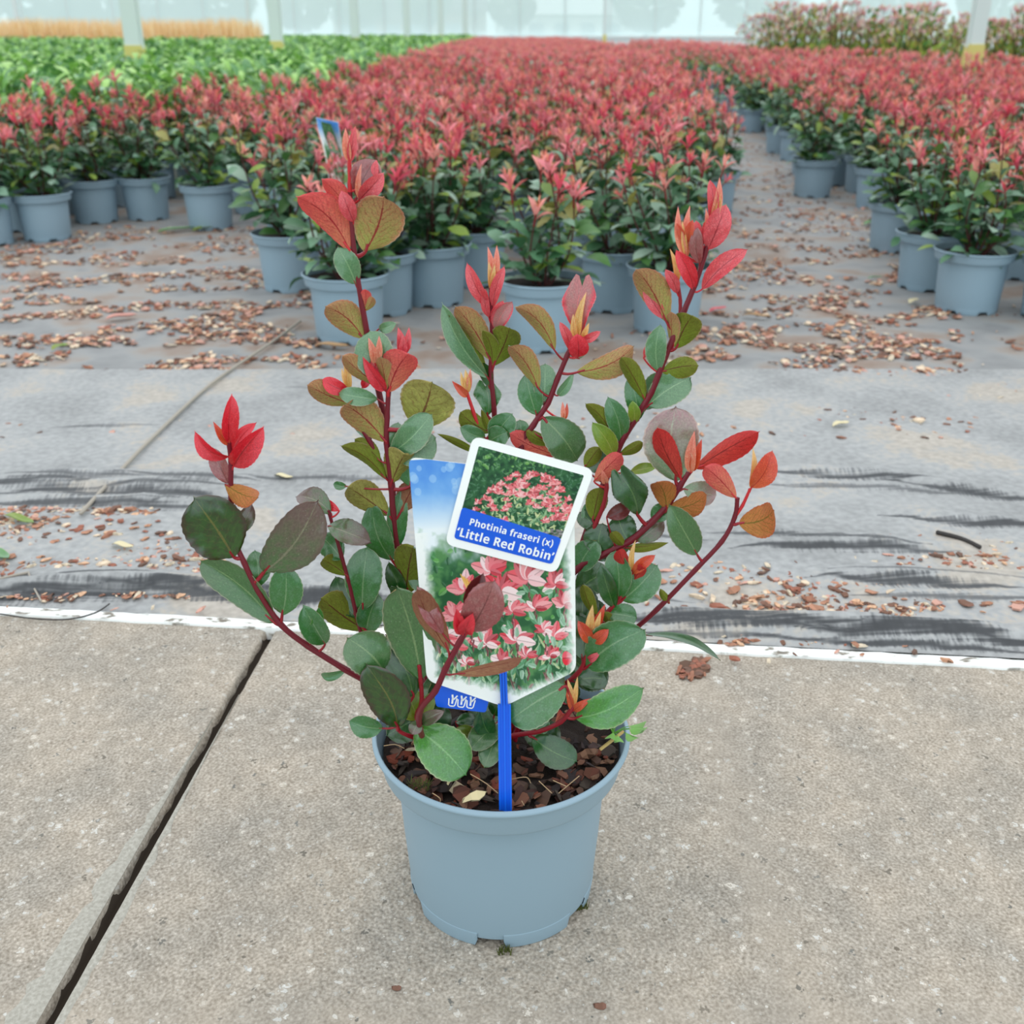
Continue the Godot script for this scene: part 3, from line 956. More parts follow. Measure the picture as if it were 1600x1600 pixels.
func block(p: Vector3) -> String:
	var z := p.z
	if z > -2.25 or z < -29.0: return ""
	# the right block
	var right := 1.12 if z > -3.3 else 1.36 if z > -4.2 else lerpf(1.26, 1.92, clampf((-4.2 - z) / 6.6, 0, 1)) if z > -10.8 else lerpf(1.92, 2.3, clampf((-10.8 - z) / 18.0, 0, 1))
	if p.x > right and (z < -2.45 or p.x > 1.3) and p.x < 8.9 and not (p.x > 3.2 and z < -9.5) and z > -22.0:
		return "right"
	# the middle block
	var edge := lerpf(0.34, 0.80, clampf((-2.5 - z) / 1.6, 0, 1)) if z > -4.2 else lerpf(0.78, 1.46, clampf((-4.2 - z) / 6.6, 0, 1)) if z > -10.8 else 1.6
	var left := lerpf(-0.5, -0.72, clampf((-2.6 - z) / 0.9, 0, 1)) if z > -3.5 else -0.75
	if p.x < edge and p.x > left and z < -2.5 and p.x > crop_edge(z):
		return "middle"
	if p.x <= left and z < -3.62 and p.x > crop_edge(z) and p.x > -6.0:
		return "left"
	return ""

func make_shrubs() -> void:
	make_pools()
	make_kinds()
	# the front pots, each at its own place: pixel of the middle of its front foot, its label
	var front := [
		[540, 541, "potted red-tipped shrub holding a bent picture card, leftmost front pot of the middle block"],
		[449, 459, "potted red-tipped shrub in the pot just left of the one with the bent picture card"],
		[592, 497, "potted red-tipped shrub whose pot is half hidden behind the pot with the bent card"],
		[676, 482, "potted red-tipped shrub in the dark shaded pot with open ground before it, middle block"],
		[742, 452, "potted red-tipped shrub set back between the shaded pot and the foremost pot"],
		[848, 554, "bushy potted red-tipped shrub in the foremost pot of the middle block"],
		[962, 491, "potted red-tipped shrub in the recessed pot right of the foremost pot"],
		[1046, 526, "potted red-tipped shrub in the rightmost front pot of the middle block"],
		[-32, 388, "potted red-tipped shrub cut by the left edge of the picture"],
		[62, 379, "potted red-tipped shrub in the largest pot at far left, beside the cut one"],
		[141, 351, "potted red-tipped shrub in the second whole pot from the left edge"],
		[223, 346, "potted red-tipped shrub in the third whole pot from the left edge"],
		[322, 361, "potted red-tipped shrub standing forward alone, green scraps before it"],
		[392, 336, "potted red-tipped shrub in the half hidden pot right of the lone forward pot"],
		[1275, 310, "potted red-tipped shrub by the aisle, left one of the pair before the right block"],
		[1376, 328, "potted red-tipped shrub forward at the aisle, right one of the pair"],
		[1218, 214, "potted red-tipped shrub farther down the aisle, small pot before the right block"],
		[1138, 178, "potted red-tipped shrub at the far end of the aisle, pot in a receding row"],
		[1526, 494, "potted red-tipped shrub in the large whole pot at right"],
		[1461, 458, "potted red-tipped shrub whose pot is tucked behind the large pot at right"],
		[1668, 508, "potted red-tipped shrub cut by the right edge of the picture"],
	]
	var n := 0
	for f in front:
		n += 1
		var g := ground(f[0], f[1])
		var p := Vector3(g.x, 0, g.z - 0.07)
		taken.append(p)
		near_shrub(p, 900 + n, [0.255, 0.24, 0.265, 0.275, 0.25][n % 5], f[2])
	# an empty pot stands behind the large pot at right, and an upside-down stack is not built
	var rng := RandomNumberGenerator.new()
	rng.seed = 42
	var rest := []
	var row := 0
	var z := -2.52
	while z > -29.0:
		var gap := 0.215 if z > -9.0 else 0.25
		var x := -4.0 - 11.0 * gap + (gap / 2 if row % 2 else 0.0)
		while x < 9.0:
			var p := Vector3(x + rng.randf_range(-0.02, 0.02), 0, z + rng.randf_range(-0.02, 0.02))
			var b := block(p)
			var s := (p - EYE)
			var d := s.dot(Vector3(0, -sin(PITCH), -cos(PITCH)))
			if b and absf(p.x) < d * 0.485 + 2.4 and free_of(p, 0.2):
				rest.append([p, b, absf(p.x) < d * 0.485 + 0.35])
				taken.append(p)
			x += gap
		row += 1
		z -= gap * 0.88
	rest.sort_custom(func(a, b): return a[0].z > b[0].z)
	var words := {
		"left": ["potted red-tipped shrub in the rows behind the front pots at left", "shrubs in the rows at left"],
		"middle": ["potted red-tipped shrub in the packed rows behind the front pots of the middle block", "shrubs in the rows of the middle block"],
		"right": ["potted red-tipped shrub in the packed rows right of the aisle", "shrubs in the rows right of the aisle"],
	}
	var many := maker(true)
	var pots := MultiMesh.new()
	var left_over := []
	var singled := 0
	for k in rest.size():
		var p: Vector3 = rest[k][0]
		if rest[k][2] and singled < 300 - front.size():
			singled += 1
			var w: Array = words[rest[k][1]]
			shrub(p, k % 8, rng.randf() * TAU, rng.randf_range(0.9, 1.12), w[0], w[1])
		else:
			left_over.append(p)
	# beyond three hundred they run together: one mass
	var m := ArrayMesh.new()
	var lathe := maker()
	lathe.lathe([Vector2(0.07, 0), Vector2(0.078, 0.115), Vector2(0.078, 0.115), Vector2(0.09, 0.139), Vector2(0.095, 0.142), Vector2(0.086, 0.145), Vector2(0.0, 0.13)], 12)
	lathe.put(m, mats.pot_plastic_far)
	kinds[2][3][0].put(m, mats.far_green)
	kinds[2][3][1].put(m, mats.far_red)
	var mm := MultiMesh.new()
	mm.transform_format = MultiMesh.TRANSFORM_3D
	mm.mesh = m
	mm.instance_count = left_over.size()
	for k in left_over.size():
		mm.set_instance_transform(k, Transform3D(Basis(Vector3.UP, rng.randf() * TAU).scaled(Vector3(1, rng.randf_range(0.92, 1.12), 1)), left_over[k]))
	var mi := MultiMeshInstance3D.new()
	mi.multimesh = mm
	mi.name = "potted_shrub_rows"
	add_child(mi)
	tag(mi, "far rows of red-tipped potted shrubs running together towards the glass wall", "potted shrubs", "", "stuff")

func mass(called: String, m: Mesh, places: Array, label: String, category: String) -> void:
	var mm := MultiMesh.new()
	mm.transform_format = MultiMesh.TRANSFORM_3D
	mm.mesh = m
	mm.instance_count = places.size()
	for k in places.size():
		mm.set_instance_transform(k, places[k])
	var mi := MultiMeshInstance3D.new()
	mi.multimesh = mm
	mi.name = called
	add_child(mi)
	tag(mi, label, category, "", "stuff")

func make_crops() -> void:
	var rng := RandomNumberGenerator.new()
	rng.seed = 17
	# the low green crop at left
	var b := maker(true)
	for k in 70:
		var c: Color = [lin(150, 200, 96), lin(116, 168, 86), lin(180, 222, 130), lin(158, 198, 158), lin(92, 142, 84)][k % 5] * rng.randf_range(0.85, 1.15)
		c.a = 1
		var a := rng.randf() * TAU
		var q := sqrt(rng.randf()) * 0.15
		var x := Basis(Vector3.UP, a) * Basis(Vector3.RIGHT, -rng.randf_range(-0.3, 1.0))
		b.add(simple_leaf(0.5, 0.3, 0.1, 3, c, c), Transform3D(x.scaled(Vector3.ONE * rng.randf_range(0.06, 0.1)), Vector3(cos(a + 1.0) * q, 0.33 + rng.randf() * 0.12 - q * 0.4, sin(a + 1.0) * q)))
	for k in 8:
		var a := rng.randf() * TAU
		b.tube([Vector3.ZERO, Vector3(cos(a) * 0.06, 0.33, sin(a) * 0.06)], [0.004, 0.003], 4, lin(70, 84, 40))
	var spots := []
	var z := -4.4
	while z > -28.5:
		var gap := 0.24 if z > -12 else 0.32
		var x := crop_edge(z) - 0.2
		while x > z * 0.52 - 3.5:
			if not (z < -18.2 and x < z * 0.224):
				spots.append(Transform3D(Basis(Vector3.UP, rng.randf() * TAU).scaled(Vector3.ONE * rng.randf_range(0.9, 1.1) * (1.0 if z > -12 else 1.1)), Vector3(x + rng.randf_range(-0.05, 0.05), 0, z + rng.randf_range(-0.05, 0.05))))
			x -= gap
		z -= gap
	mass("green_crop", b.mesh(mats.far_green), spots, "bed of leafy green young plants at left behind the red shrubs", "crop")
	# dry straw-coloured grasses beyond it
	var s := maker(true)
	for k in 60:
		var c: Color = [lin(244, 214, 164), lin(238, 198, 138), lin(248, 226, 186), lin(226, 184, 126)][k % 4]
		var a := rng.randf() * TAU
		var q := rng.randf() * 0.12
		var foot := Vector3(cos(a) * q, 0.0, sin(a) * q)
		var tip := foot * 1.9 + Vector3(0, rng.randf_range(0.6, 0.78), 0)
		var side := Vector3(-sin(a), 0, cos(a)) * 0.007
		var n := Vector3(cos(a), 0.2, sin(a))
		var mid := foot.lerp(tip, 0.6) + Vector3(0, 0.05, 0)
		s.quad(s.vert(foot - side, n, Vector2.ZERO, c), s.vert(foot + side, n, Vector2.ZERO, c), s.vert(mid + side, n, Vector2.ZERO, c), s.vert(mid - side, n, Vector2.ZERO, c))
		s.tri(s.vert(mid - side, n, Vector2.ZERO, c), s.vert(mid + side, n, Vector2.ZERO, c), s.vert(tip, n, Vector2.ZERO, c))
	var dry := []
	z = -18.6
	while z > -21.5:
		var x := z * 0.227
		while x > -16.0:
			dry.append(Transform3D(Basis(Vector3.UP, rng.randf() * TAU).scaled(Vector3.ONE * rng.randf_range(0.9, 1.1)), Vector3(x + rng.randf_range(-0.08, 0.08), 0, z + rng.randf_range(-0.08, 0.08))))
			x -= 0.22
		z -= 0.28
	mass("dry_grass", s.mesh(mats.straw), dry, "strip of straw-coloured dry grasses beyond the green crop at left", "dry grass")
	# taller pale pink shrubs at the back right
	var t := maker(true)
	var stem := maker()
	for k in 150:
		var a := rng.randf() * TAU
		var hgt := pow(rng.randf(), 0.6)
		var q := 0.24 * sin(clampf(hgt * 1.1, 0.1, 1) * 2.6) * sqrt(rng.randf())
		var p := Vector3(cos(a) * q, 0.25 + hgt * 0.5, sin(a) * q)
		var up := (Vector3(cos(a), 0, sin(a)) * 0.4 + Vector3.UP).normalized()
		var x := up.cross(Vector3(0.2, 0, 1)).normalized()
		if hgt > 0.45 and rng.randf() < 0.6:
			var c: Color = [Color(1.1, 2.6, 2.4), Color(1.05, 2.2, 2.1), Color(0.95, 2.4, 1.8)][k % 3]
			t.add(tip_pool[k % 6][0], Transform3D(Basis(x, up, x.cross(up)).scaled_local(Vector3.ONE * rng.randf_range(0.03, 0.05)), p), c)
		else:
			t.add(leaf_pool[[4, 5, 8, 9][k % 4]][0], Transform3D(Basis(x, up, x.cross(up)).rotated(x, 1.0).scaled_local(Vector3.ONE * rng.randf_range(0.05, 0.07)), p), Color(1.5, 1.4, 1.3))
	for k in 7:
		var a := k * 0.9
		stem.tube([Vector3.ZERO, Vector3(cos(a) * 0.08, 0.4, sin(a) * 0.08), Vector3(cos(a) * 0.15, 0.72, sin(a) * 0.15)], [0.006, 0.005, 0.002], 4)
	var tall_leaves := t.mesh(mats.far_red)
	var tall_stems := stem.mesh(mats.stem_far)
	var n := 0
	for r in 3:
		for k in 22:
			var x := 2.55 + k * 0.30 + (0.15 if r % 2 else 0.0)
			var o := thing("tall_shrub", Vector3(x + rng.randf_range(-0.05, 0.05), 0, -11.3 - r * 0.34 + k * 0.02), rng.randf() * TAU)
			tag(o, "taller pale pink leafy shrub in the back row at right, above the red ones", "shrub", "taller pale pink shrubs at the back right")
			var sc := Transform3D(Basis().scaled(Vector3.ONE * rng.randf_range(0.92, 1.16)), Vector3.ZERO)
			put("stems", tall_stems, o, sc)
			put("foliage", tall_leaves, o, sc).set_meta("kind", "stuff")
			n += 1

# ---------------------------------------------------------------- the near plant
# stems: look, radius at foot and tip in millimetres, then points x, y in the photograph and depth towards us in centimetres
var stems := {
	"A": ["stem_dark", 3.0, 1.9, [655, 1128, 1.0], [600, 1082, 1.8], [541, 1047, 2.2], [482, 1010, 2.4], [438, 975, 2.6], [403, 922, 2.6], [382, 880, 2.6], [367, 842, 2.4], [361, 780, 2.2], [361, 722, 2.2], [357, 690, 2.2]],
	"B": ["stem_dark", 2.2, 1.4, [650, 1120, 0.0], [605, 1075, 0.0], [568, 1000, 0.2], [547, 918, 0.4], [533, 866, 0.5], [521, 825, 0.6], [513, 798, 0.6]],
	"C": ["stem_dark", 3.2, 1.9, [700, 1165, -1.0], [668, 1060, -1.6], [642, 965, -1.8], [622, 865, -1.8], [614, 800, -1.8], [611, 752, -1.8], [604, 692, -1.8], [605, 652, -1.8], [607, 612, -1.8], [609, 590, -1.8]],
	"D": ["stem_dark", 3.2, 1.7, [690, 1150, -2.4], [640, 960, -3.2], [612, 760, -3.4], [601, 660, -3.4], [587, 590, -3.4], [575, 528, -3.4], [566, 478, -3.4], [558, 430, -3.4], [553, 390, -3.4], [549, 340, -3.4], [547, 300, -3.4]],
	"d": ["stem_bright", 1.8, 1.2, [549, 342, -3.4], [547, 300, -3.4], [546, 262, -3.4], [546, 228, -3.4]],
	"c": ["stem_dark", 2.4, 1.8, [611, 752, -2.2], [590, 715, -2.2], [578, 690, -2.2], [562, 664, -2.2], [552, 640, -2.2]],
	"E": ["stem_dark", 2.7, 2.3, [668, 1166, 4.2], [655, 1115, 6.6], [680, 1080, 7.8], [697, 1043, 8.2], [718, 1003, 8.4], [731, 983, 8.4]],
	"F": ["stem_red", 2.2, 1.7, [655, 1132, 4.6], [659, 1098, 5.0], [657, 1060, 5.2], [655, 1040, 5.2]],
	"f": ["stem_red", 2.0, 1.4, [668, 1158, 3.6], [640, 1150, 4.6], [622, 1140, 5.0], [618, 1118, 5.2]],
	"G": ["stem_red", 2.2, 2.0, [770, 1160, 1.2], [805, 1149, 3.0], [845, 1142, 4.2], [876, 1128, 4.8], [890, 1112, 5.0], [896, 1103, 5.0]],
	"H": ["stem_red", 2.2, 1.9, [800, 1130, 0.5], [860, 1085, 2.2], [901, 1054, 3.4], [914, 1032, 3.6], [921, 1008, 3.6], [925, 996, 3.6]],
	"h": ["stem_red", 2.2, 1.7, [820, 1110, 0.0], [900, 1012, 1.6], [948, 958, 2.0], [972, 930, 2.0], [984, 902, 2.0], [987, 890, 2.0]],
	"I": ["stem_dark", 2.6, 1.8, [810, 1140, -0.4], [900, 1066, 0.2], [940, 1030, 0.8], [990, 985, 1.4], [1028, 951, 1.8], [1087, 890, 2.2], [1128, 846, 2.4], [1148, 808, 2.4], [1152, 778, 2.4]],
	"i": ["stem_bright", 1.5, 1.2, [1148, 808, 2.4], [1160, 790, 2.4], [1172, 764, 2.4]],
	"J": ["stem_dark", 3.4, 2.4, [800, 1130, -1.0], [850, 960, -0.4], [900, 890, 0.4], [940, 868, 0.8], [985, 845, 1.0], [1020, 814, 1.2], [1044, 788, 1.2], [1062, 760, 1.2], [1076, 738, 1.2]],
	"K": ["stem_red", 2.1, 1.7, [860, 980, -0.8], [900, 880, -0.2], [926, 828, 0.2], [942, 792, 0.2], [948, 762, 0.2], [946, 748, 0.2]],
	"L": ["stem_dark", 3.4, 2.0, [790, 1140, -2.0], [880, 930, -2.4], [935, 780, -2.4], [963, 706, -2.4], [992, 655, -2.4], [1018, 612, -2.4], [1040, 555, -2.4], [1052, 528, -2.4], [1068, 488, -2.4], [1086, 444, -2.4], [1101, 398, -2.4], [1110, 356, -2.4]],
	"l": ["stem_red", 1.6, 1.2, [1062, 503, -2.6], [1063, 470, -2.8], [1059, 440, -2.8]],
	"M": ["stem_dark", 2.9, 2.0, [775, 1150, -2.0], [795, 900, -3.6], [812, 710, -3.8], [833, 665, -3.8], [856, 630, -3.8], [871, 592, -3.8], [886, 556, -3.8], [894, 538, -3.8]],
	"N": ["stem_dark", 2.5, 1.7, [765, 1150, -3.0], [775, 900, -4.6], [774, 720, -4.8], [772, 640, -4.8], [767, 580, -4.8], [769, 520, -4.8], [767, 470, -4.8], [767, 440, -4.8]],
	"O": ["stem_bright", 1.8, 1.3, [765, 800, -3.6], [752, 690, -3.8], [740, 645, -3.8], [729, 612, -3.8], [727, 600, -3.8]],
	"P": ["stem_dark", 2.4, 1.8, [700, 1170, 0.4], [720, 1140, 2.4], [745, 1140, 3.2], [770, 1150, 3.6]],
}

# leaves: stem, look, foot x, y, tip x, y in the photograph, depth of the tip past its foot in centimetres, width in pixels, roll, fold, arch, shape (0 broad, 1 oval, 2 narrow, 3 notched)
var leaves := [
	["A", "gk", 365, 870, 304, 782, 1.4, 98, 8, 0.12, 0.05, 0], ["A", "mv", 413, 893, 494, 790, 1.6, 84, -10, 0.16, 0.04, 0], ["A", "gs", 428, 972, 310, 880, 0.6, 60, 20, 0.35, -0.05, 0], ["A", "gd", 424, 968, 366, 892, -0.4, 30, 30, 0.3, 0.0, 1],
	["A", "g", 402, 918, 398, 860, -0.8, 40, 0, 0.2, 0.05, 1], ["A", "g", 441, 960, 446, 888, 0.4, 56, 0, 0.14, 0.04, 0], ["A", "g", 508, 1006, 474, 950, 1.0, 44, 14, 0.5, 0.05, 0], ["A", "gb", 487, 998, 500, 952, 0.6, 24, -30, 0.3, 0.05, 1], ["A", "g", 540, 1048, 499, 1056, -0.6, 16, 20, 0.4, 0.1, 1],
	["A", "rd", 357, 714, 303, 676, 0.6, 26, 30, 0.7, 0.16, 1], ["A", "rd", 358, 692, 365, 619, 0.4, 28, -20, 0.6, 0.06, 1], ["A", "rd", 365, 728, 412, 671, 0.8, 40, -18, 0.8, 0.08, 1], ["A", "rd", 360, 716, 398, 660, -0.4, 22, 20, 0.5, 0.06, 1], ["A", "or", 357, 695, 334, 660, 0.4, 13, 0, 0.5, 0.05, 2],
	["A", "ma", 358, 756, 331, 700, -0.5, 30, 20, 0.3, 0.05, 1], ["A", "ob", 352, 757, 406, 780, 1.2, 38, 16, 0.3, 0.12, 1], ["A", "mv", 366, 836, 394, 788, -0.8, 28, 0, 0.2, 0.05, 1],
	["B", "mv", 513, 822, 580, 846, 0.8, 42, 20, 0.35, 0.2, 1], ["B", "mv", 517, 802, 462, 774, -0.4, 40, -20, 0.3, 0.15, 1], ["B", "rd", 530, 798, 488, 784, -0.8, 18, 0, 0.1, 0.0, 1], ["B", "g", 534, 874, 500, 836, -0.6, 44, 0, 0.2, 0.0, 0], ["B", "og", 543, 900, 502, 872, 0.8, 30, 10, 0.6, 0.1, 1],
	["B", "g", 566, 952, 574, 856, -0.6, 62, 0, 0.15, 0.05, 0], ["B", "og", 572, 986, 500, 930, 0.6, 56, 14, 0.5, 0.06, 1], ["B", "g", 572, 990, 592, 930, -0.3, 44, -10, 0.3, 0.04, 1], ["B", "gd", 556, 965, 524, 900, -1.2, 40, 0, 0.2, 0.02, 1],
	["C", "pl", 604, 598, 578, 516, -0.6, 66, 0, 0.14, 0.05, 0], ["C", "pp", 607, 612, 640, 548, 0.9, 58, -8, 0.35, 0.06, 0], ["C", "op", 604, 612, 596, 554, 0.7, 30, 20, 0.3, 0.06, 1], ["C", "rd", 602, 610, 566, 560, 0.4, 22, 20, 0.5, 0.04, 2], ["C", "po", 586, 568, 576, 529, 0.2, 13, 0, 0.5, 0.0, 2], ["C", "po", 587, 568, 592, 526, 0.2, 12, 0, 0.5, 0.0, 2], ["C", "pk", 584, 592, 582, 548, 0.1, 16, 0, 0.5, 0.0, 2],
	["C", "pk", 627, 554, 622, 512, -0.2, 15, 0, 0.6, 0.0, 2], ["C", "pk", 630, 554, 639, 512, -0.2, 13, 0, 0.6, 0.0, 2], ["C", "pk", 628, 556, 630, 524, 0.1, 14, 0, 0.5, 0.0, 2], ["c", "yl", 546, 608, 538, 561, 0.0, 10, 0, 0.5, 0.0, 2], ["c", "yl", 547, 608, 546, 566, 0.1, 8, 0, 0.5, 0.0, 2], ["c", "yl", 545, 606, 534, 576, 0.1, 7, 0, 0.5, 0.0, 2],
	["C", "op", 598, 606, 534, 552, 0.8, 34, 16, 0.6, 0.1, 1], ["c", "op", 550, 632, 479, 599, 0.6, 40, 14, 0.55, 0.14, 1], ["c", "rd", 545, 612, 503, 592, 0.0, 26, 0, 0.3, 0.12, 1], ["c", "rd", 566, 606, 578, 590, 0.0, 14, 0, 0.3, 0.12, 1], ["C", "pl", 590, 624, 528, 614, 0.2, 30, 0, 0.2, 0.28, 1], ["C", "op", 603, 690, 536, 628, 1.0, 58, 14, 0.3, 0.14, 0],
	["C", "ol", 650, 668, 676, 594, 0.0, 94, 0, 0.12, 0.05, 0], ["C", "pl", 614, 706, 672, 648, 0.8, 52, 10, 0.2, 0.06, 0], ["C", "pl", 620, 716, 680, 684, 0.4, 56, 0, 0.15, 0.05, 0], ["C", "pl", 612, 708, 622, 660, -0.4, 36, 0, 0.15, 0.05, 1], ["C", "og", 603, 748, 532, 692, 0.6, 30, 24, 0.5, 0.08, 1], ["C", "og", 594, 720, 554, 684, -0.2, 26, 14, 0.3, 0.05, 1],
	["C", "ol", 611, 756, 634, 704, 1.0, 54, -10, 0.55, 0.06, 0], ["C", "ol", 608, 806, 541, 757, 1.0, 50, 14, 0.4, 0.16, 1], ["C", "g", 542, 760, 520, 756, -0.2, 14, 0, 0.3, 0.0, 1], ["C", "g", 613, 876, 580, 788, 0.2, 48, 16, 0.25, 0.05, 1], ["C", "g", 624, 852, 628, 768, -0.2, 34, -10, 0.25, 0.02, 1], ["C", "g", 640, 760, 652, 690, -0.8, 60, 0, 0.2, 0.02, 0],
	["C", "og", 634, 930, 650, 846, 1.8, 60, 10, 0.18, 0.06, 0], ["C", "br", 626, 800, 650, 752, -0.3, 40, 0, 0.3, 0.05, 1], ["c", "pl", 580, 688, 548, 640, -0.3, 26, 0, 0.2, 0.0, 1], ["C", "gd", 630, 940, 606, 880, 0.0, 30, 20, 0.3, 0.05, 1], ["C", "gd", 640, 945, 610, 918, 0.6, 24, 30, 0.3, 0.05, 1],
	["D", "op", 571, 393, 600, 303, 0.8, 84, -6, 0.14, 0.06, 0], ["D", "pp", 546, 390, 464, 303, 0.8, 56, 20, 0.4, 0.12, 1], ["D", "pl", 556, 444, 527, 386, 0.2, 40, 10, 0.2, 0.05, 1], ["D", "pp", 548, 336, 504, 278, 0.0, 32, 16, 0.4, 0.12, 1], ["D", "pk", 552, 346, 534, 298, 0.6, 26, 0, 0.4, 0.1, 1], ["D", "pk", 561, 312, 600, 272, 0.4, 30, -14, 0.5, 0.14, 1],
	["D", "ma", 558, 308, 588, 248, -0.8, 48, 0, 0.3, 0.04, 1], ["D", "pk", 586, 276, 589, 249, -0.6, 12, 0, 0.5, 0.0, 2], ["D", "po", 562, 312, 565, 256, 0.1, 9, 0, 0.5, 0.0, 2], ["D", "po", 562, 312, 558, 274, 0.1, 7, 0, 0.5, 0.0, 2], ["d", "po", 545, 252, 540, 200, 0.1, 13, 0, 0.6, 0.0, 2], ["d", "pk", 547, 252, 555, 197, 0.0, 14, 0, 0.6, 0.0, 2], ["d", "pk", 546, 250, 547, 214, -0.2, 10, 0, 0.6, 0.0, 2],
	["D", "pp", 568, 484, 571, 450, 0.4, 18, 0, 0.4, 0.05, 1], ["D", "op", 570, 486, 583, 462, 0.5, 14, 0, 0.4, 0.05, 1], ["D", "op", 568, 528, 507, 476, 0.8, 50, 10, 0.3, 0.1, 1], ["D", "pl", 592, 514, 619, 505, 0.1, 18, 0, 0.3, 0.4, 1], ["D", "rd", 592, 514, 618, 510, -0.3, 12, 0, 0.1, 0.2, 1],
	["E", "ma", 733, 984, 772, 912, 1.2, 66, -10, 0.14, 0.08, 0], ["E", "mk", 736, 962, 753, 898, 0.2, 34, 10, 0.5, 0.02, 1], ["E", "rd", 724, 990, 714, 955, 1.0, 20, 0, 0.6, 0.08, 1], ["E", "rd", 729, 990, 738, 962, 1.2, 26, 0, 0.5, 0.1, 1], ["E", "br", 701, 1018, 653, 912, 0.6, 42, 18, 0.35, 0.06, 1], ["E", "ma", 692, 990, 655, 916, -0.4, 30, -20, 0.3, 0.05, 1], ["E", "br", 712, 1053, 824, 1034, 1.8, 24, 30, 0.4, 0.07, 1], ["E", "mv", 658, 1130, 692, 1112, 0.8, 22, 0, 0.4, 0.08, 1], ["E", "mv", 654, 1126, 644, 1148, 0.8, 22, 0, 0.4, 0.05, 1],
	["F", "gs", 658, 1062, 618, 924, 0.4, 84, 14, 0.14, -0.05, 0], ["F", "br", 648, 1052, 604, 988, -0.9, 30, 30, 0.3, 0.08, 1], ["f", "gs", 600, 1050, 544, 998, 0.4, 78, 0, 0.16, 0.08, 0], ["f", "gk", 621, 1134, 574, 1046, 1.6, 68, 8, 0.12, 0.07, 0], ["f", "gd", 646, 1088, 606, 1000, -0.8, 58, 0, 0.2, 0.05, 0], ["F", "li", 652, 1126, 632, 1078, -0.3, 48, 0, 0.2, 0.05, 0], ["F", "li", 656, 1124, 676, 1082, -0.5, 24, 0, 0.2, 0.05, 1], ["f", "g", 598, 1138, 545, 1128, 0.4, 38, 20, 0.2, 0.1, 1],
	["f", "gb", 650, 1138, 729, 1212, 2.2, 84, 0, 0.14, 0.06, 0], ["P", "gd", 678, 1150, 694, 1104, 0.2, 48, 0, 0.2, 0.05, 0], ["P", "gd", 712, 1128, 748, 1124, 0.4, 20, 0, 0.2, 0.05, 1], ["P", "gd", 768, 1150, 752, 1110, 0.8, 36, 0, 0.2, 0.06, 0], ["P", "gd", 772, 1118, 790, 1086, 0.0, 34, 0, 0.2, 0.06, 0], ["P", "li", 740, 1152, 714, 1138, 0.4, 28, 0, 0.2, 0.06, 1], ["P", "gs", 776, 1150, 757, 1198, 2.4, 38, 0, 0.16, 0.08, 0],
	["G", "g", 884, 1072, 794, 1128, 1.4, 76, 0, 0.14, 0.05, 0], ["G", "gd", 832, 1152, 902, 1190, 1.6, 52, 0, 0.14, 0.08, 0], ["G", "gb", 900, 1122, 1002, 1076, 1.4, 58, 0, 0.16, 0.06, 1], ["G", "g", 836, 1140, 858, 1128, 0.2, 22, 0, 0.2, 0.05, 1], ["G", "yl", 892, 1108, 887, 1064, 0.2, 11, 0, 0.5, 0.0, 2], ["G", "or", 893, 1108, 884, 1076, 0.3, 10, 0, 0.5, 0.0, 2], ["G", "yl", 895, 1106, 902, 1060, 0.2, 9, 0, 0.5, 0.0, 2], ["G", "or", 897, 1110, 923, 1092, 0.4, 13, 0, 0.4, 0.1, 2], ["G", "pp", 868, 1130, 880, 1114, 0.4, 14, 0, 0.5, 0.3, 1],
	["H", "g", 917, 1042, 1004, 986, 1.4, 76, 0, 0.16, 0.06, 0], ["H", "gd", 898, 1064, 950, 1062, 0.0, 44, 0, 0.2, 0.05, 1], ["H", "gd", 884, 1100, 898, 1066, -1.0, 36, 0, 0.2, 0.05, 1], ["H", "yl", 924, 1000, 926, 948, 0.2, 15, 0, 0.5, 0.0, 2], ["H", "or", 925, 998, 945, 946, -0.2, 16, 0, 0.5, 0.0, 2], ["H", "yl", 926, 998, 938, 958, 0.3, 11, 0, 0.5, 0.0, 2], ["H", "or", 921, 1004, 904, 972, 0.4, 20, 0, 0.6, 0.05, 1], ["H", "or", 926, 1002, 950, 984, 0.6, 20, 0, 0.5, 0.1, 1], ["H", "pk", 919, 1030, 937, 1020, 0.6, 12, 0, 0.5, 0.2, 1], ["H", "gd", 910, 1030, 900, 960, -1.4, 44, 0, 0.2, 0.02, 0],
	["h", "g", 966, 936, 960, 862, -0.2, 46, 12, 0.2, 0.04, 0], ["h", "g", 972, 938, 1026, 884, 0.3, 58, 0, 0.14, 0.04, 0], ["h", "gd", 960, 950, 938, 884, 0.2, 30, 10, 0.25, 0.04, 1], ["h", "g", 950, 958, 996, 966, 0.5, 40, 0, 0.2, 0.06, 0], ["h", "og", 932, 966, 912, 908, 0.6, 22, 20, 0.4, 0.0, 1], ["h", "og", 964, 984, 944, 952, 0.6, 18, 20, 0.4, 0.0, 1],
	["h", "yl", 988, 892, 993, 846, 0.2, 9, 0, 0.5, 0.0, 2], ["h", "ro", 986, 894, 966, 856, 0.3, 22, 0, 0.6, 0.05, 1], ["h", "or", 989, 896, 1023, 868, 0.5, 18, 0, 0.5, 0.1, 1], ["h", "ro", 989, 910, 1006, 882, 0.8, 20, 0, 0.4, 0.05, 1], ["h", "gd", 905, 1000, 912, 912, -1.4, 56, 0, 0.2, 0.05, 0], ["h", "gd", 930, 985, 920, 935, -1.8, 46, 0, 0.2, 0.05, 0],
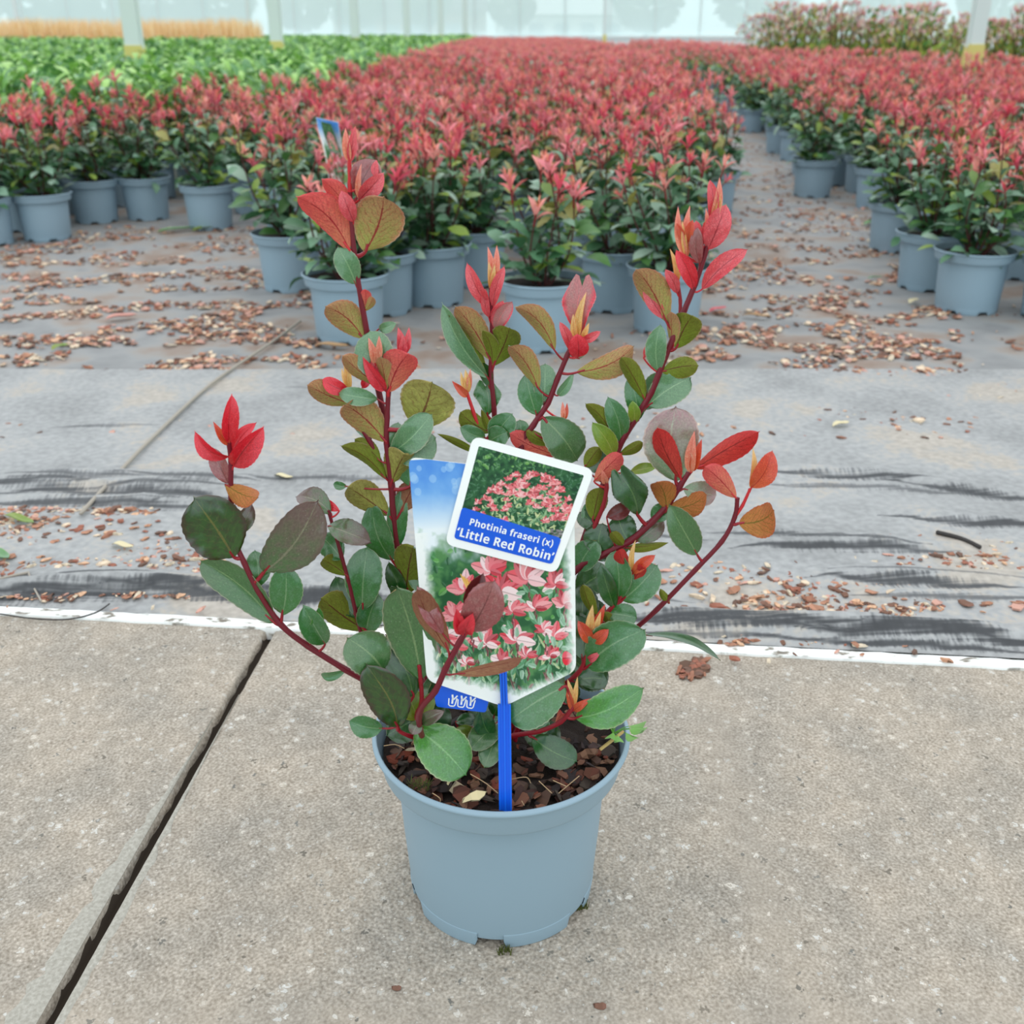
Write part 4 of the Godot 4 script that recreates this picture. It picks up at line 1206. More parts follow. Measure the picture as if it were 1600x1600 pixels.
	["I", "ob", 1154, 818, 1212, 798, 1.0, 60, 20, 0.2, 0.18, 0], ["i", "or", 1174, 762, 1207, 706, 0.4, 36, -10, 0.5, 0.06, 1], ["i", "yl", 1173, 762, 1176, 702, 0.2, 11, 0, 0.5, 0.0, 2], ["i", "yl", 1174, 760, 1181, 716, 0.3, 8, 0, 0.5, 0.0, 2], ["I", "pp", 1150, 778, 1098, 726, 0.4, 36, 0, 0.3, 0.08, 1], ["I", "gs", 1089, 866, 1048, 792, 0.9, 48, 0, 0.25, 0.04, 1], ["I", "og", 1046, 942, 1030, 918, 0.4, 12, 0, 0.4, 0.0, 2], ["I", "gd", 1006, 992, 1126, 1022, 3.0, 20, 50, 0.3, 0.05, 1],
	["J", "mp", 1056, 752, 1056, 636, -0.8, 92, 0, 0.12, 0.02, 0], ["J", "ro", 1086, 732, 1190, 676, 0.6, 40, 16, 0.5, 0.16, 1], ["J", "ro", 1064, 748, 1028, 662, 0.4, 36, 16, 0.35, 0.02, 1], ["J", "po", 1079, 738, 1085, 676, 0.3, 17, 0, 0.6, 0.0, 2], ["J", "or", 1082, 736, 1096, 688, 0.2, 15, 0, 0.6, 0.0, 2], ["J", "mp", 1068, 764, 1122, 774, -0.3, 42, 0, 0.15, 0.05, 0], ["J", "ob", 1042, 796, 1026, 748, 1.0, 40, 14, 0.2, 0.08, 1], ["J", "ob", 1042, 796, 1108, 773, 1.2, 38, 14, 0.2, 0.08, 1],
	["J", "gd", 996, 804, 968, 738, 0.8, 66, 0, 0.5, 0.08, 3], ["J", "g", 1022, 816, 1036, 786, -0.3, 30, 0, 0.3, 0.05, 1], ["J", "mk", 948, 808, 986, 788, -0.2, 26, 0, 0.3, 0.06, 1], ["J", "mv", 995, 846, 1038, 812, -0.4, 34, 0, 0.3, 0.06, 1], ["J", "og", 980, 856, 1046, 850, 0.8, 16, 20, 0.4, 0.04, 2], ["J", "og", 978, 856, 954, 828, 0.6, 18, 10, 0.4, 0.0, 1], ["J", "g", 903, 892, 932, 846, 0.4, 46, 0, 0.2, 0.04, 0], ["J", "gd", 936, 868, 942, 818, -0.4, 52, 0, 0.2, 0.04, 0], ["J", "gd", 985, 848, 965, 804, -0.8, 50, 0, 0.2, 0.04, 0], ["J", "g", 930, 874, 985, 850, -0.6, 34, 0, 0.2, 0.04, 1],
	["K", "pp", 928, 752, 974, 708, 0.4, 32, 10, 0.4, 0.08, 1], ["K", "og", 926, 812, 938, 760, -0.4, 36, 0, 0.3, 0.04, 1], ["K", "po", 946, 756, 941, 736, 0.3, 11, 0, 0.5, 0.0, 2], ["K", "g", 922, 834, 918, 784, -0.8, 30, 0, 0.3, 0.04, 1], ["K", "gd", 930, 826, 905, 800, -0.6, 34, 0, 0.3, 0.04, 0],
	["L", "pk", 1111, 348, 1109, 281, 0.0, 18, 0, 0.6, 0.0, 1], ["L", "po", 1112, 348, 1124, 278, 0.2, 14, 0, 0.6, 0.0, 2], ["L", "yl", 1113, 346, 1127, 300, 0.3, 8, 0, 0.6, 0.0, 2], ["L", "pk", 1106, 390, 1134, 320, 0.4, 40, 0, 0.3, 0.05, 1], ["L", "pk", 1105, 388, 1122, 330, -0.3, 30, 20, 0.3, 0.05, 1], ["L", "pk", 1097, 452, 1167, 388, 0.4, 32, 14, 0.5, 0.06, 1], ["L", "pk", 1095, 400, 1088, 344, -0.3, 22, 0, 0.4, 0.03, 1], ["L", "ma", 1093, 412, 1090, 356, 0.4, 22, 0, 0.4, 0.03, 1],
	["L", "po", 1072, 402, 1060, 324, 0.2, 14, 0, 0.6, 0.0, 2], ["L", "po", 1073, 402, 1078, 322, 0.0, 14, 0, 0.6, 0.0, 2], ["L", "or", 1074, 380, 1082, 344, 0.3, 14, 0, 0.6, 0.0, 1], ["L", "yl", 1071, 398, 1066, 346, 0.3, 9, 0, 0.6, 0.0, 2], ["L", "or", 1069, 376, 1058, 350, 0.3, 10, 0, 0.6, 0.0, 2], ["L", "rd", 1084, 452, 1057, 392, 0.5, 26, 0, 0.5, 0.06, 1], ["l", "pk", 1058, 458, 1040, 422, 0.3, 18, 0, 0.5, 0.05, 1], ["l", "yl", 1058, 442, 1047, 390, 0.1, 10, 0, 0.5, 0.0, 2], ["l", "yl", 1059, 440, 1054, 402, 0.1, 8, 0, 0.5, 0.0, 2], ["L", "po", 1104, 372, 1103, 326, 0.2, 9, 0, 0.6, 0.0, 2],
	["L", "op", 1042, 504, 994, 415, 0.7, 50, 16, 0.4, 0.08, 1], ["L", "pk", 1038, 498, 1006, 448, -0.2, 22, 0, 0.3, 0.02, 1], ["L", "og", 1056, 544, 1084, 490, 0.9, 52, 0, 0.3, 0.05, 0], ["L", "op", 1052, 542, 1052, 484, 0.6, 26, 30, 0.3, 0.04, 1], ["L", "pl", 1028, 580, 1032, 508, 0.2, 34, 0, 0.3, 0.02, 1], ["L", "og", 1034, 580, 1093, 572, 0.7, 36, 10, 0.3, 0.12, 1], ["L", "pl", 1012, 634, 1080, 590, 0.2, 56, 0, 0.2, 0.06, 0], ["L", "pl", 1008, 640, 1040, 582, -0.8, 44, 0, 0.2, 0.03, 0],
	["L", "og", 1008, 626, 970, 553, 0.6, 30, 14, 0.4, 0.05, 1], ["L", "g", 998, 656, 984, 588, -0.3, 34, 0, 0.2, 0.03, 1], ["L", "li", 990, 662, 988, 628, 0.5, 20, 0, 0.3, 0.03, 1], ["L", "g", 970, 690, 950, 622, 0.2, 36, 0, 0.3, 0.03, 1], ["L", "og", 960, 690, 914, 626, 0.5, 26, 14, 0.4, 0.03, 1], ["L", "li", 960, 716, 927, 662, 0.6, 32, 0, 0.25, 0.03, 1], ["L", "og", 968, 710, 1006, 690, 0.5, 18, 0, 0.4, 0.06, 1], ["L", "li", 984, 738, 1026, 728, 0.4, 18, 20, 0.4, 0.04, 1], ["L", "og", 914, 730, 938, 698, -0.4, 26, 0, 0.3, 0.03, 1], ["L", "gd", 950, 740, 920, 700, -0.8, 40, 0, 0.2, 0.03, 0], ["L", "pk", 1006, 560, 1018, 536, -0.8, 10, 0, 0.3, 0.03, 1],
	["M", "hr", 906, 528, 910, 436, -0.6, 66, 0, 0.2, 0.03, 3], ["M", "yl", 902, 532, 916, 458, 0.2, 13, 0, 0.6, 0.0, 2], ["M", "yl", 900, 532, 896, 492, 0.3, 11, 0, 0.6, 0.0, 2], ["M", "yl", 910, 532, 920, 506, 0.4, 10, 0, 0.6, 0.0, 2], ["M", "yl", 902, 530, 907, 470, 0.1, 10, 0, 0.6, 0.0, 2], ["M", "rd", 903, 558, 902, 524, 1.0, 34, 0, 0.2, 0.1, 0], ["M", "pk", 892, 548, 875, 504, 0.4, 16, 0, 0.6, 0.04, 1], ["M", "pk", 908, 532, 938, 518, 0.5, 14, 0, 0.5, 0.14, 1],
	["M", "op", 867, 548, 805, 474, 0.9, 36, 20, 0.4, 0.12, 1], ["M", "op", 901, 582, 994, 542, 0.9, 44, 16, 0.4, 0.12, 1], ["M", "op", 842, 608, 795, 535, 0.9, 36, 16, 0.4, 0.1, 1], ["M", "pl", 850, 634, 852, 568, -0.5, 40, 0, 0.2, 0.03, 0], ["M", "g", 838, 648, 822, 584, -0.2, 40, 0, 0.2, 0.03, 1], ["M", "gs", 848, 652, 904, 722, 0.6, 66, 0, 0.16, 0.06, 0], ["M", "pp", 872, 712, 794, 674, 0.6, 34, 10, 0.3, 0.1, 1], ["M", "og", 866, 694, 820, 672, 0.3, 20, 0, 0.4, 0.06, 1], ["M", "og", 838, 690, 868, 680, 0.3, 16, 0, 0.4, 0.06, 1],
	["M", "pk", 882, 722, 876, 698, 0.2, 14, 0, 0.5, 0.0, 2], ["M", "rd", 884, 722, 893, 700, 0.2, 14, 0, 0.5, 0.0, 2], ["M", "po", 880, 656, 879, 628, -0.2, 8, 0, 0.5, 0.0, 2], ["M", "or", 882, 656, 886, 630, -0.2, 7, 0, 0.5, 0.0, 2], ["M", "pl", 872, 618, 896, 582, 0.2, 16, 0, 0.4, 0.05, 2], ["M", "pl", 905, 560, 908, 540, -0.6, 14, 0, 0.4, 0.05, 2],
	["N", "po", 766, 446, 762, 386, 0.0, 12, 0, 0.6, 0.0, 2], ["N", "po", 768, 446, 776, 384, 0.1, 13, 0, 0.6, 0.0, 2], ["N", "yl", 767, 452, 763, 408, 0.2, 9, 0, 0.6, 0.0, 2], ["N", "yl", 768, 454, 773, 414, 0.3, 9, 0, 0.6, 0.0, 2], ["N", "pk", 764, 480, 729, 412, 0.4, 22, 10, 0.6, 0.08, 1], ["N", "pk", 770, 480, 788, 417, 0.3, 18, 0, 0.6, 0.04, 1], ["N", "pk", 764, 496, 758, 452, 0.4, 14, 0, 0.6, 0.04, 1], ["N", "hr", 774, 516, 800, 472, 0.3, 28, 0, 0.4, 0.04, 1], ["N", "pk", 774, 514, 786, 470, -0.1, 22, 0, 0.4, 0.06, 1],
	["N", "pl", 762, 590, 688, 477, 0.2, 34, 20, 0.35, 0.04, 1], ["N", "og", 760, 586, 702, 490, -0.4, 30, 10, 0.3, 0.04, 1], ["N", "op", 766, 562, 711, 474, 0.6, 40, 14, 0.4, 0.08, 1], ["N", "og", 771, 572, 797, 508, 0.9, 52, -8, 0.4, 0.06, 0], ["N", "og", 769, 572, 756, 512, 0.7, 24, 20, 0.3, 0.04, 1], ["N", "g", 762, 650, 758, 598, -0.4, 56, 0, 0.14, 0.04, 3], ["N", "gd", 764, 604, 752, 566, -0.2, 22, 20, 0.3, 0.0, 1],
	["O", "yl", 729, 614, 727, 578, 0.1, 11, 0, 0.6, 0.0, 2], ["O", "po", 730, 614, 735, 577, 0.1, 9, 0, 0.6, 0.0, 2], ["O", "or", 730, 620, 707, 596, 0.2, 12, 0, 0.5, 0.05, 2], ["O", "yl", 729, 612, 720, 582, 0.2, 8, 0, 0.6, 0.0, 2], ["O", "og", 766, 676, 717, 642, 0.6, 34, 0, 0.3, 0.08, 1], ["O", "g", 758, 684, 720, 668, 0.8, 28, 0, 0.25, 0.05, 1], ["O", "g", 772, 692, 800, 648, 0.4, 44, 0, 0.2, 0.05, 0], ["O", "og", 768, 680, 753, 636, 0.8, 12, 20, 0.4, 0.04, 2], ["O", "g", 764, 690, 792, 676, 0.8, 38, 0, 0.2, 0.05, 0], ["O", "og", 742, 706, 682, 676, 0.4, 12, 10, 0.4, 0.08, 2], ["M", "g", 815, 690, 812, 656, -0.2, 30, 0, 0.2, 0.05, 0],
]

func leaf_mesh(spec: Array, foot: Vector3, tip: Vector3, wide: float, node_at: Vector3, petiole_from: Vector3, serr: int) -> ArrayMesh:
	var look: String = spec[1]
	var lower: bool = undersides.has(look)
	var axis := tip - foot
	var length := axis.length()
	axis /= length
	var view := (EYE - (foot + tip) / 2).normalized()
	var s0 := axis.cross(view).normalized()
	var n0 := s0.cross(axis).normalized()
	var roll := deg_to_rad(spec[8])
	var s := s0 * cos(roll) + n0 * sin(roll)
	var n := n0 * cos(roll) - s0 * sin(roll)
	if lower:
		n = -n
	var shape: int = spec[11]
	var rows := 24
	var cols := 8
	var faces := [[], []]
	var uvs := []
	var fold: float = spec[9] * (1.35 if lower else 1.15)
	var arch: float = spec[10]
	var sabre := sin(serr * 12.9898) * 0.07
	var fn := noise(1.0, serr)
	for r in rows + 1:
		var v := float(r) / rows
		v = v * v * (3.0 - 2.0 * v) * 0.4 + v * 0.6
		var w: float
		var vr := minf(v / 0.965, 1.0)
		if shape == 0: w = maxf(pow(vr, 0.66) * pow(1.0 - vr, 0.46) * 2.02, 0.0)
		elif shape == 1: w = pow(vr, 0.74) * pow(1.0 - vr, 0.6) * 2.48
		elif shape == 2: w = pow(v, 0.55) * pow(1.0 - v, 0.95) * 2.72
		else: w = pow(v, 0.75) * (1.0 - 0.45 * pow(v, 5.0)) * 1.1
		if shape < 2 and v > 0.86: w = maxf(w, 0.26 * (1.0 - v) / 0.14)
		if r == 0: w = 0.03
		w *= wide / 2.0
		if r % 2 == 1 and wide > 0.01: w *= 0.965
		var top := PackedVector3Array()
		var bot := PackedVector3Array()
		var ur := []
		for k in cols + 1:
			var u := (k / float(cols)) * 2.0 - 1.0
			var au := absf(u)
			var vv := v
			if shape == 3: vv = v * (1.0 + smoothstep(0.3, 1.0, v) * (0.17 * sin(PI * pow(au, 0.8)) - 0.13 * (1.0 - au) - 0.2 * au * au * au))
			var h := n * (w * fold * (au * au * 0.4 + au * 0.6) + arch * length * 4.0 * v * (1.0 - v))
			h += n * (sin(v * 9.0 + u * 2.0 + serr) * 0.022 + fn.get_noise_2d(u * 1.2, v * 2.0) * 0.07) * wide * au - n * length * 0.10 * v * v * v
			h += s * sabre * length * sin(v * PI)
			var p := foot + axis * vv * length + s * u * w + h - node_at
			var thick := 0.00035 * (1.0 - au * au * 0.9)
			var up := n if not lower else n
			top.append(p + up * thick)
			bot.append(p - up * thick)
			ur.append(Vector2((u + 1) / 2, v))
		faces[0].append(top)
		faces[1].append(bot)
		uvs.append(ur)
	var m := ArrayMesh.new()
	# du x dv = s x axis = -n for the order used here; the upper face looks along n
	var flip := -1.0 if s.cross(axis).dot(n) < 0 else 1.0
	for f in 2:
		var b := maker()
		b.grid(faces[f], flip if f == 0 else -flip, Color.WHITE, uvs)
		var upper_look := look
		var lower_look: String = undersides[look] if lower else other_side[look]
		if lower:
			upper_look = undersides[look]
			lower_look = look
		b.put(m, mats["leaf_" + (upper_look if f == 0 else lower_look)])
	if petiole_from.distance_to(foot) > 0.0012:
		var b := maker()
		var mid := (petiole_from + foot) / 2 - axis * 0.0004 + Vector3(0, -0.0008, 0)
		var pw := clampf(wide * 0.045, 0.0006, 0.0013)
		var line := smooth([petiole_from - node_at, mid - node_at, foot - node_at, foot + axis * length * 0.12 - node_at + n * arch * length * 0.4 * (1.0 if not lower else 1.0)], 3)
		var radii := []
		for k in line.size():
			radii.append(lerpf(pw * 1.3, pw * 0.7, float(k) / (line.size() - 1)))
		b.tube(line, radii, 6)
		b.put(m, mats["stem_bright" if look in ["rd", "pk", "po", "or", "yl", "pp", "ro"] else "stem_red"])
	return m

func chip_mesh(rng: RandomNumberGenerator, col: Color) -> ArrayMesh:
	var b := maker(true)
	var l := rng.randf_range(0.7, 1.0)
	var w := rng.randf_range(0.25, 0.75)
	var h := rng.randf_range(0.08, 0.24)
	var q := []
	for x in [-1, -0.3, 0.4, 1]:
		var ring := []
		var e: float = 1.0 - 0.45 * absf(x) * absf(x)
		for c in [[-1, -1], [1, -1], [1, 1], [-1, 1]]:
			ring.append(Vector3(x * l * (1.0 + rng.randf_range(-0.25, 0.25)), c[1] * h * e * rng.randf_range(0.3, 1.3), c[0] * w * e * rng.randf_range(0.35, 1.35)) * 0.5)
		q.append(ring)
	for r in 3:
		for k in 4:
			var a: Vector3 = q[r][k]
			var d: Vector3 = q[r][(k + 1) % 4]
			var e: Vector3 = q[r + 1][(k + 1) % 4]
			var f: Vector3 = q[r + 1][k]
			var nn := (d - a).cross(f - a).normalized()
			if nn.dot((a + e) / 2) < 0: nn = -nn
			var c := col * rng.randf_range(0.82, 1.18)
			c.a = 1
			b.quad(b.vert(a, nn, Vector2.ZERO, c), b.vert(d, nn, Vector2.ZERO, c), b.vert(e, nn, Vector2.ZERO, c), b.vert(f, nn, Vector2.ZERO, c))
	for r in [0, 3]:
		var nn := Vector3(-1 if r == 0 else 1, 0, 0)
		b.quad(b.vert(q[r][0], nn, Vector2.ZERO, col), b.vert(q[r][1], nn, Vector2.ZERO, col), b.vert(q[r][2], nn, Vector2.ZERO, col), b.vert(q[r][3], nn, Vector2.ZERO, col))
	return b.mesh(mats.bark)

func make_plant() -> void:
	var o := thing("potted_photinia", POT)
	tag(o, "large near photinia shrub with red shoots in a pale blue-grey pot on the concrete", "potted shrub")
	var rng := RandomNumberGenerator.new()
	rng.seed = 3
	var pot := pot_shape(144, 6, PI / 2 + 0.11)
	put("pot", pot.mesh(mats.pot_plastic), o)
	var soil := put("soil", soil_shape(22, 72, 0.0876, 0.1285, 14, 0.004).mesh(mats.soil), o)
	# bark chips of the potting mix
	var tones := [lin(74, 40, 30), lin(92, 52, 38), lin(58, 34, 28), lin(112, 72, 54), lin(46, 32, 28), lin(84, 60, 48), lin(128, 92, 70), lin(66, 56, 48), lin(118, 56, 38), lin(40, 30, 28)]
	var pool := []
	for k in 20:
		pool.append(chip_mesh(rng, tones[k % 10]))
	var pale := chip_mesh(rng, lin(176, 160, 132))
	for k in 290:
		var a := rng.randf() * TAU
		var q := 0.086 * sqrt(rng.randf())
		if sin(a) < 0.0 and rng.randf() < 0.55:           # most of them where they can be seen, at the front
			a = -a
		var size := rng.randf_range(0.007, 0.018) * (1.4 if rng.randf() < 0.12 else 1.0)
		q = minf(q, 0.0868 - size * 0.5)
		var x := Basis.from_euler(Vector3(rng.randf_range(-0.5, 0.5), rng.randf() * TAU, rng.randf_range(-0.6, 0.6))).scaled(Vector3.ONE * size)
		put("bark_chip", pale if rng.randf() < 0.03 else pool[k % 20], soil, Transform3D(x, Vector3(cos(a) * q, 0.132 + rng.randf_range(-0.001, 0.004), sin(a) * q)))
	var cork := chip_mesh(rng, lin(206, 192, 150))
	put("pale_chip", cork, soil, Transform3D(Basis.from_euler(Vector3(0.25, 0.3, 0.1)).scaled(Vector3(0.02, 0.03, 0.022)), at(741, 1246, 0.074) - POT)).set_meta("label", "pale cream chip near the blue stake")
	put("pale_chip", cork, soil, Transform3D(Basis.from_euler(Vector3(0.1, 1.2, 0.2)).scaled(Vector3.ONE * 0.009), at(703, 1220, 0.064) - POT))
	for f in [[[735, 1213, 6.2], [760, 1228, 6.8], [778, 1243, 7.2]], [[600, 1169, 2.8], [618, 1167, 3.0], [632, 1173, 3.2]], [[800, 1221, 6.6], [822, 1218, 6.9], [829, 1227, 6.8]], [[842, 1224, 6.9], [862, 1243, 7.2]], [[864, 1223, 6.6], [884, 1232, 6.7]], [[873, 1243, 7.0], [905, 1216, 6.2]], [[815, 1255, 7.8], [819, 1262, 7.9]], [[676, 1243, 7.4], [688, 1252, 7.6], [685, 1262, 7.7]]]:
		var line := []
		for p in f: line.append(at(p[0], p[1], p[2] / 100.0) - POT + Vector3(0, 0.002, 0))
		var b := maker(true)
		var l2 := smooth(line, 4)
		var radii := []
		for k in l2.size(): radii.append(0.00034)
		b.tube(l2, radii, 5, lin(190, 160, 124))
		put("root_fibre", b.mesh(mats.straw), soil)
	var sb := maker(true)
	sb.tube([at(938, 1171, 0.036) - POT, at(956, 1157, 0.03) - POT, at(974, 1143, 0.024) - POT], [0.0013, 0.0014, 0.0012], 6, lin(206, 178, 116))
	put("straw_piece", sb.mesh(mats.straw), soil)
	# moss tufts at the front left of the rim
	var mo := maker()
	for k in 60:
		var p := at(rng.randf_range(640, 672), rng.randf_range(1222, 1236), 0.062) - POT
		var d := Vector3(rng.randf_range(-1, 1), rng.randf_range(0.5, 1.5), rng.randf_range(-1, 1)).normalized() * rng.randf_range(0.003, 0.006)
		mo.tube([p, p + d], [0.0003, 0.00015], 3)
	put("moss", mo.mesh(mats.moss), soil)
	# stems and leaves
	var lines := {}
	var nodes := {}
	for key in stems:
		var spec: Array = stems[key]
		var pts := []
		var px := []
		for k in range(3, spec.size()):
			pts.append(at(spec[k][0], spec[k][1], spec[k][2] / 100.0))
			px.append(Vector2(spec[k][0], spec[k][1]))
		var foot: Vector3 = pts[0]
		if foot.y > 0.13 and spec[1] >= 2.2 and not key in ["c"]:      # carry it down into the soil
			pts.push_front(Vector3(lerpf(foot.x, POT.x, 0.5), 0.122, lerpf(foot.z, POT.z, 0.4)))
		var line := smooth(pts, 4)
		var radii := []
		var local := []
		for k in line.size():
			var t := float(k) / (line.size() - 1)
			var knob := 1.0 + (0.14 if k % 4 == 0 else 0.0)
			radii.append(lerpf(spec[1], spec[2], t) / 1000.0 * 0.8 * knob)
			local.append(line[k] - POT)
		var b := maker()
		b.tube(local, radii, 9)
		nodes[key] = put("stem", b.mesh(mats[spec[0]]), o)
		lines[key] = line
	var count := 0
	for spec in leaves:
		count += 1
		var foot2 := Vector2(spec[2], spec[3])
		var best := 1e9
		var from := Vector3.ZERO
		for p in lines[spec[0]]:
			var d: Vector3 = p - EYE
			var zz := d.dot(Vector3(0, -sin(PITCH), -cos(PITCH)))
			var px := Vector2(800 + FOCAL * d.x / zz, 800 - FOCAL * d.dot(Vector3(0, cos(PITCH), -sin(PITCH))) / zz)
			var dd := px.distance_to(foot2 + Vector2(0, 8.0 if spec[11] < 2 else 0.0))
			if dd < best:
				best = dd
				from = p
		var dz := from.z - POT.z
		var foot := at(spec[2], spec[3], dz + clampf(spec[6], -1, 1) * 0.0016)
		var tip := at(spec[4], spec[5], dz + spec[6] * 0.01)
		var m := leaf_mesh(spec, foot, tip, spec[7] * px_size(foot), POT, from, count)
		put("leaf", m, nodes[spec[0]])
	# older leaves in the shade inside the crown
	for k in 46:
		var an := rng.randf() * TAU
		var q := rng.randf_range(0.01, 0.065)
		var p := POT + Vector3(cos(an) * q, rng.randf_range(0.150, 0.26), sin(an) * q * 0.8 - 0.022)
		var d := (Vector3(cos(an + rng.randf_range(-0.8, 0.8)), rng.randf_range(-0.2, 0.7), sin(an) * 0.7)).normalized() * rng.randf_range(0.024, 0.036)
		var spec := ["C", ["gd", "g", "gd", "gs"][k % 4], 0, 0, 0, 0, 0, 0, rng.randf_range(-30, 30), 0.2, 0.06, 0]
		var keys := ["C", "M", "N", "J", "L"]
		var key: String = keys[k % 5]
		var from: Vector3 = p
		var best := 1e9
		for s in lines[key]:
			if s.distance_to(p) < best:
				best = s.distance_to(p)
				from = s
		if best > 0.05: from = p - d * 0.2
		put("leaf", leaf_mesh(spec, p, p + d, rng.randf_range(0.02, 0.028), POT, from, 500 + k), nodes[key])
	# a small weed growing at the rim on the right
	var wd := maker()
	var wp := at(958, 1146, 0.018) - POT
	for k in 9:
		var a := k * 2.4
		var up := Vector3(cos(a) * 0.7, rng.randf_range(0.3, 1.2), sin(a) * 0.7 + 0.3).normalized()
		var len := rng.randf_range(0.008, 0.015)
		var tip := wp + Vector3(0.004, 0, 0) + up * len
		wd.tube([wp, wp.lerp(tip, 0.6) + Vector3(0, 0.001, 0), tip], [0.0005, 0.0004, 0.0003], 4)
		var z := (up + Vector3(0.2, -0.3, 0.2)).normalized()
		var x := z.cross(Vector3.UP).normalized()
		wd.add(simple_leaf(0.8, 0.3, 0.1, 4, Color.WHITE, Color.WHITE), Transform3D(Basis(x, x.cross(z) * -1.0, z).scaled_local(Vector3.ONE * rng.randf_range(0.011, 0.016)), tip))
	put("weed_sprig", wd.mesh(mats.weed), o).set_meta("label", "small bright green weed at the right of the rim")

# ---------------------------------------------------------------- printed cards
func stamp(img: Image, cx: float, cy: float, long: float, wide: float, ang: float, col: Color, alpha := 1.0) -> void:
	var r := int(maxf(long, wide)) + 1
	var ca := cos(ang)
	var sa := sin(ang)
	for y in range(maxi(0, int(cy) - r), mini(img.get_height(), int(cy) + r + 1)):
		for x in range(maxi(0, int(cx) - r), mini(img.get_width(), int(cx) + r + 1)):
			var u := ((x - cx) * ca + (y - cy) * sa) / long
			var v := ((y - cy) * ca - (x - cx) * sa) / wide
			if absf(u) >= 1.0: continue
			var lim := sqrt(1.0 - u * u) * (1.0 - 0.25 * u)
			if long == wide:
				if u * u + v * v < 1.0: img.set_pixel(x, y, img.get_pixel(x, y).lerp(col, alpha))
				continue
			if absf(v) < lim:
				var c := col.lightened(0.22) if v < 0 else col
				if absf(v) < 0.08: c = col.darkened(0.2)
				img.set_pixel(x, y, img.get_pixel(x, y).lerp(c, alpha))

func print_large() -> ImageTexture:
	var w := 416
	var h := 600
	var img := Image.create_empty(w, h, false, Image.FORMAT_RGB8)
	var n := noise(0.02, 91)
	var rng := RandomNumberGenerator.new()
	rng.seed = 8
	for y in h:
		var t := float(y) / h
		for x in w:
			var q := n.get_noise_2d(x, y)
			var sky := Color8(78, 142, 226).lerp(Color8(128, 182, 238), clampf(t * 5.0 + q * 0.3, 0, 1)).lerp(Color8(236, 244, 250), clampf((t - 0.13) * 7.0, 0, 1))
			var wood := Color8(38, 92, 58).lerp(Color8(84, 138, 84), clampf(q * 1.6 + 0.4, 0, 1))
			img.set_pixel(x, y, sky.lerp(wood, clampf((t - 0.30 + q * 0.08) * 9.0, 0, 1)))
	for k in 16:
		stamp(img, rng.randf_range(10, 190), rng.randf_range(14, 70), rng.randf_range(7, 15), 0, 0, Color.WHITE, 0.0)
		var r := rng.randf_range(6, 13)
		stamp(img, rng.randf_range(10, 200), rng.randf_range(14, 80), r, r, 0.5, Color8(176, 212, 246), 0.45)
	for k in 90:
		stamp(img, rng.randf_range(20, 400), rng.randf_range(200, 420), rng.randf_range(5, 14), rng.randf_range(3, 8), rng.randf() * 6, [Color8(58, 132, 66), Color8(104, 176, 84), Color8(34, 84, 52)][k % 3], 0.7)
	for k in 260:
		var y := rng.randf_range(430, 570)
		stamp(img, rng.randf_range(20, 400), y, rng.randf_range(8, 22), rng.randf_range(2, 5), rng.randf_range(-2.4, -0.7), [Color8(96, 152, 104), Color8(150, 190, 148), Color8(60, 116, 78), Color8(196, 208, 150), Color8(120, 70, 70), Color8(40, 92, 66)][k % 6], 0.85)
	# sprays of pink and red leaves
	for c in [[120, 290, 1.1], [95, 350, 1.0], [190, 250, 1.1], [215, 300, 1.2], [285, 275, 1.2], [300, 345, 1.0], [355, 290, 0.9], [375, 340, 0.9], [245, 420, 1.1], [165, 425, 1.0], [345, 420, 0.9], [90, 430, 0.9], [130, 380, 1.1], [330, 465, 0.7], [205, 470, 0.8], [60, 400, 0.7], [240, 350, 0.8], [150, 330, 0.7], [320, 400, 0.7], [270, 460, 0.6], [110, 470, 0.6], [395, 400, 0.6]]:
		var x: float = c[0]
		var y: float = c[1]
		for k in 6:
			stamp(img, x + rng.randf_range(-3, 3), y + 30 + k * 9, 7, 2.2, PI / 2 + 0.15, Color8(112, 52, 58))
		for k in 11:
			var a: float = -PI / 2 + (k - 5) * 0.36 + rng.randf_range(-0.2, 0.2)
			var len: float = rng.randf_range(12, 24) * c[2]
			stamp(img, x + cos(a) * len, y + sin(a) * len + 18, len, len * rng.randf_range(0.4, 0.62), a, [Color8(232, 96, 108), Color8(222, 66, 82), Color8(240, 140, 148), Color8(206, 70, 84), Color8(244, 196, 202), Color8(176, 48, 62), Color8(250, 220, 222)][rng.randi_range(0, 6)])
		for k in 4:
			stamp(img, x + rng.randf_range(-26, 26), y + rng.randf_range(34, 70), 12, 6, rng.randf() * 6, [Color8(92, 152, 110), Color8(146, 186, 158)][k % 2])
	for k in 5:
		stamp(img, 122 + k * 5, 292 + k * 6, 24, 3.4, -2.0 + k * 0.12, Color8(238, 178, 74))
	stamp(img, 375, 490, 14, 17, 0, Color8(226, 42, 62))
	# the picture is faded out to white along its printed border
	for y in h:
		for x in w:
			var ed := minf(minf(x, w - 1 - x), 1e9)
			var foot := 534.0 + 66.0 * (1.0 - absf(x / float(w) - 0.57) / 0.57)
			ed = minf(ed, foot - y)
			if y < 170: ed = 60 if x > 3 and x < w - 4 and y > 3 else 0
			var f := clampf((ed - 21.0 + n.get_noise_2d(x * 2.0, y * 2.0) * 8.0) / 24.0, 0, 1) if y >= 170 else float(ed > 0)
			if f < 1.0:
				img.set_pixel(x, y, Color8(244, 248, 247).lerp(img.get_pixel(x, y), f))
	return ImageTexture.create_from_image(img)

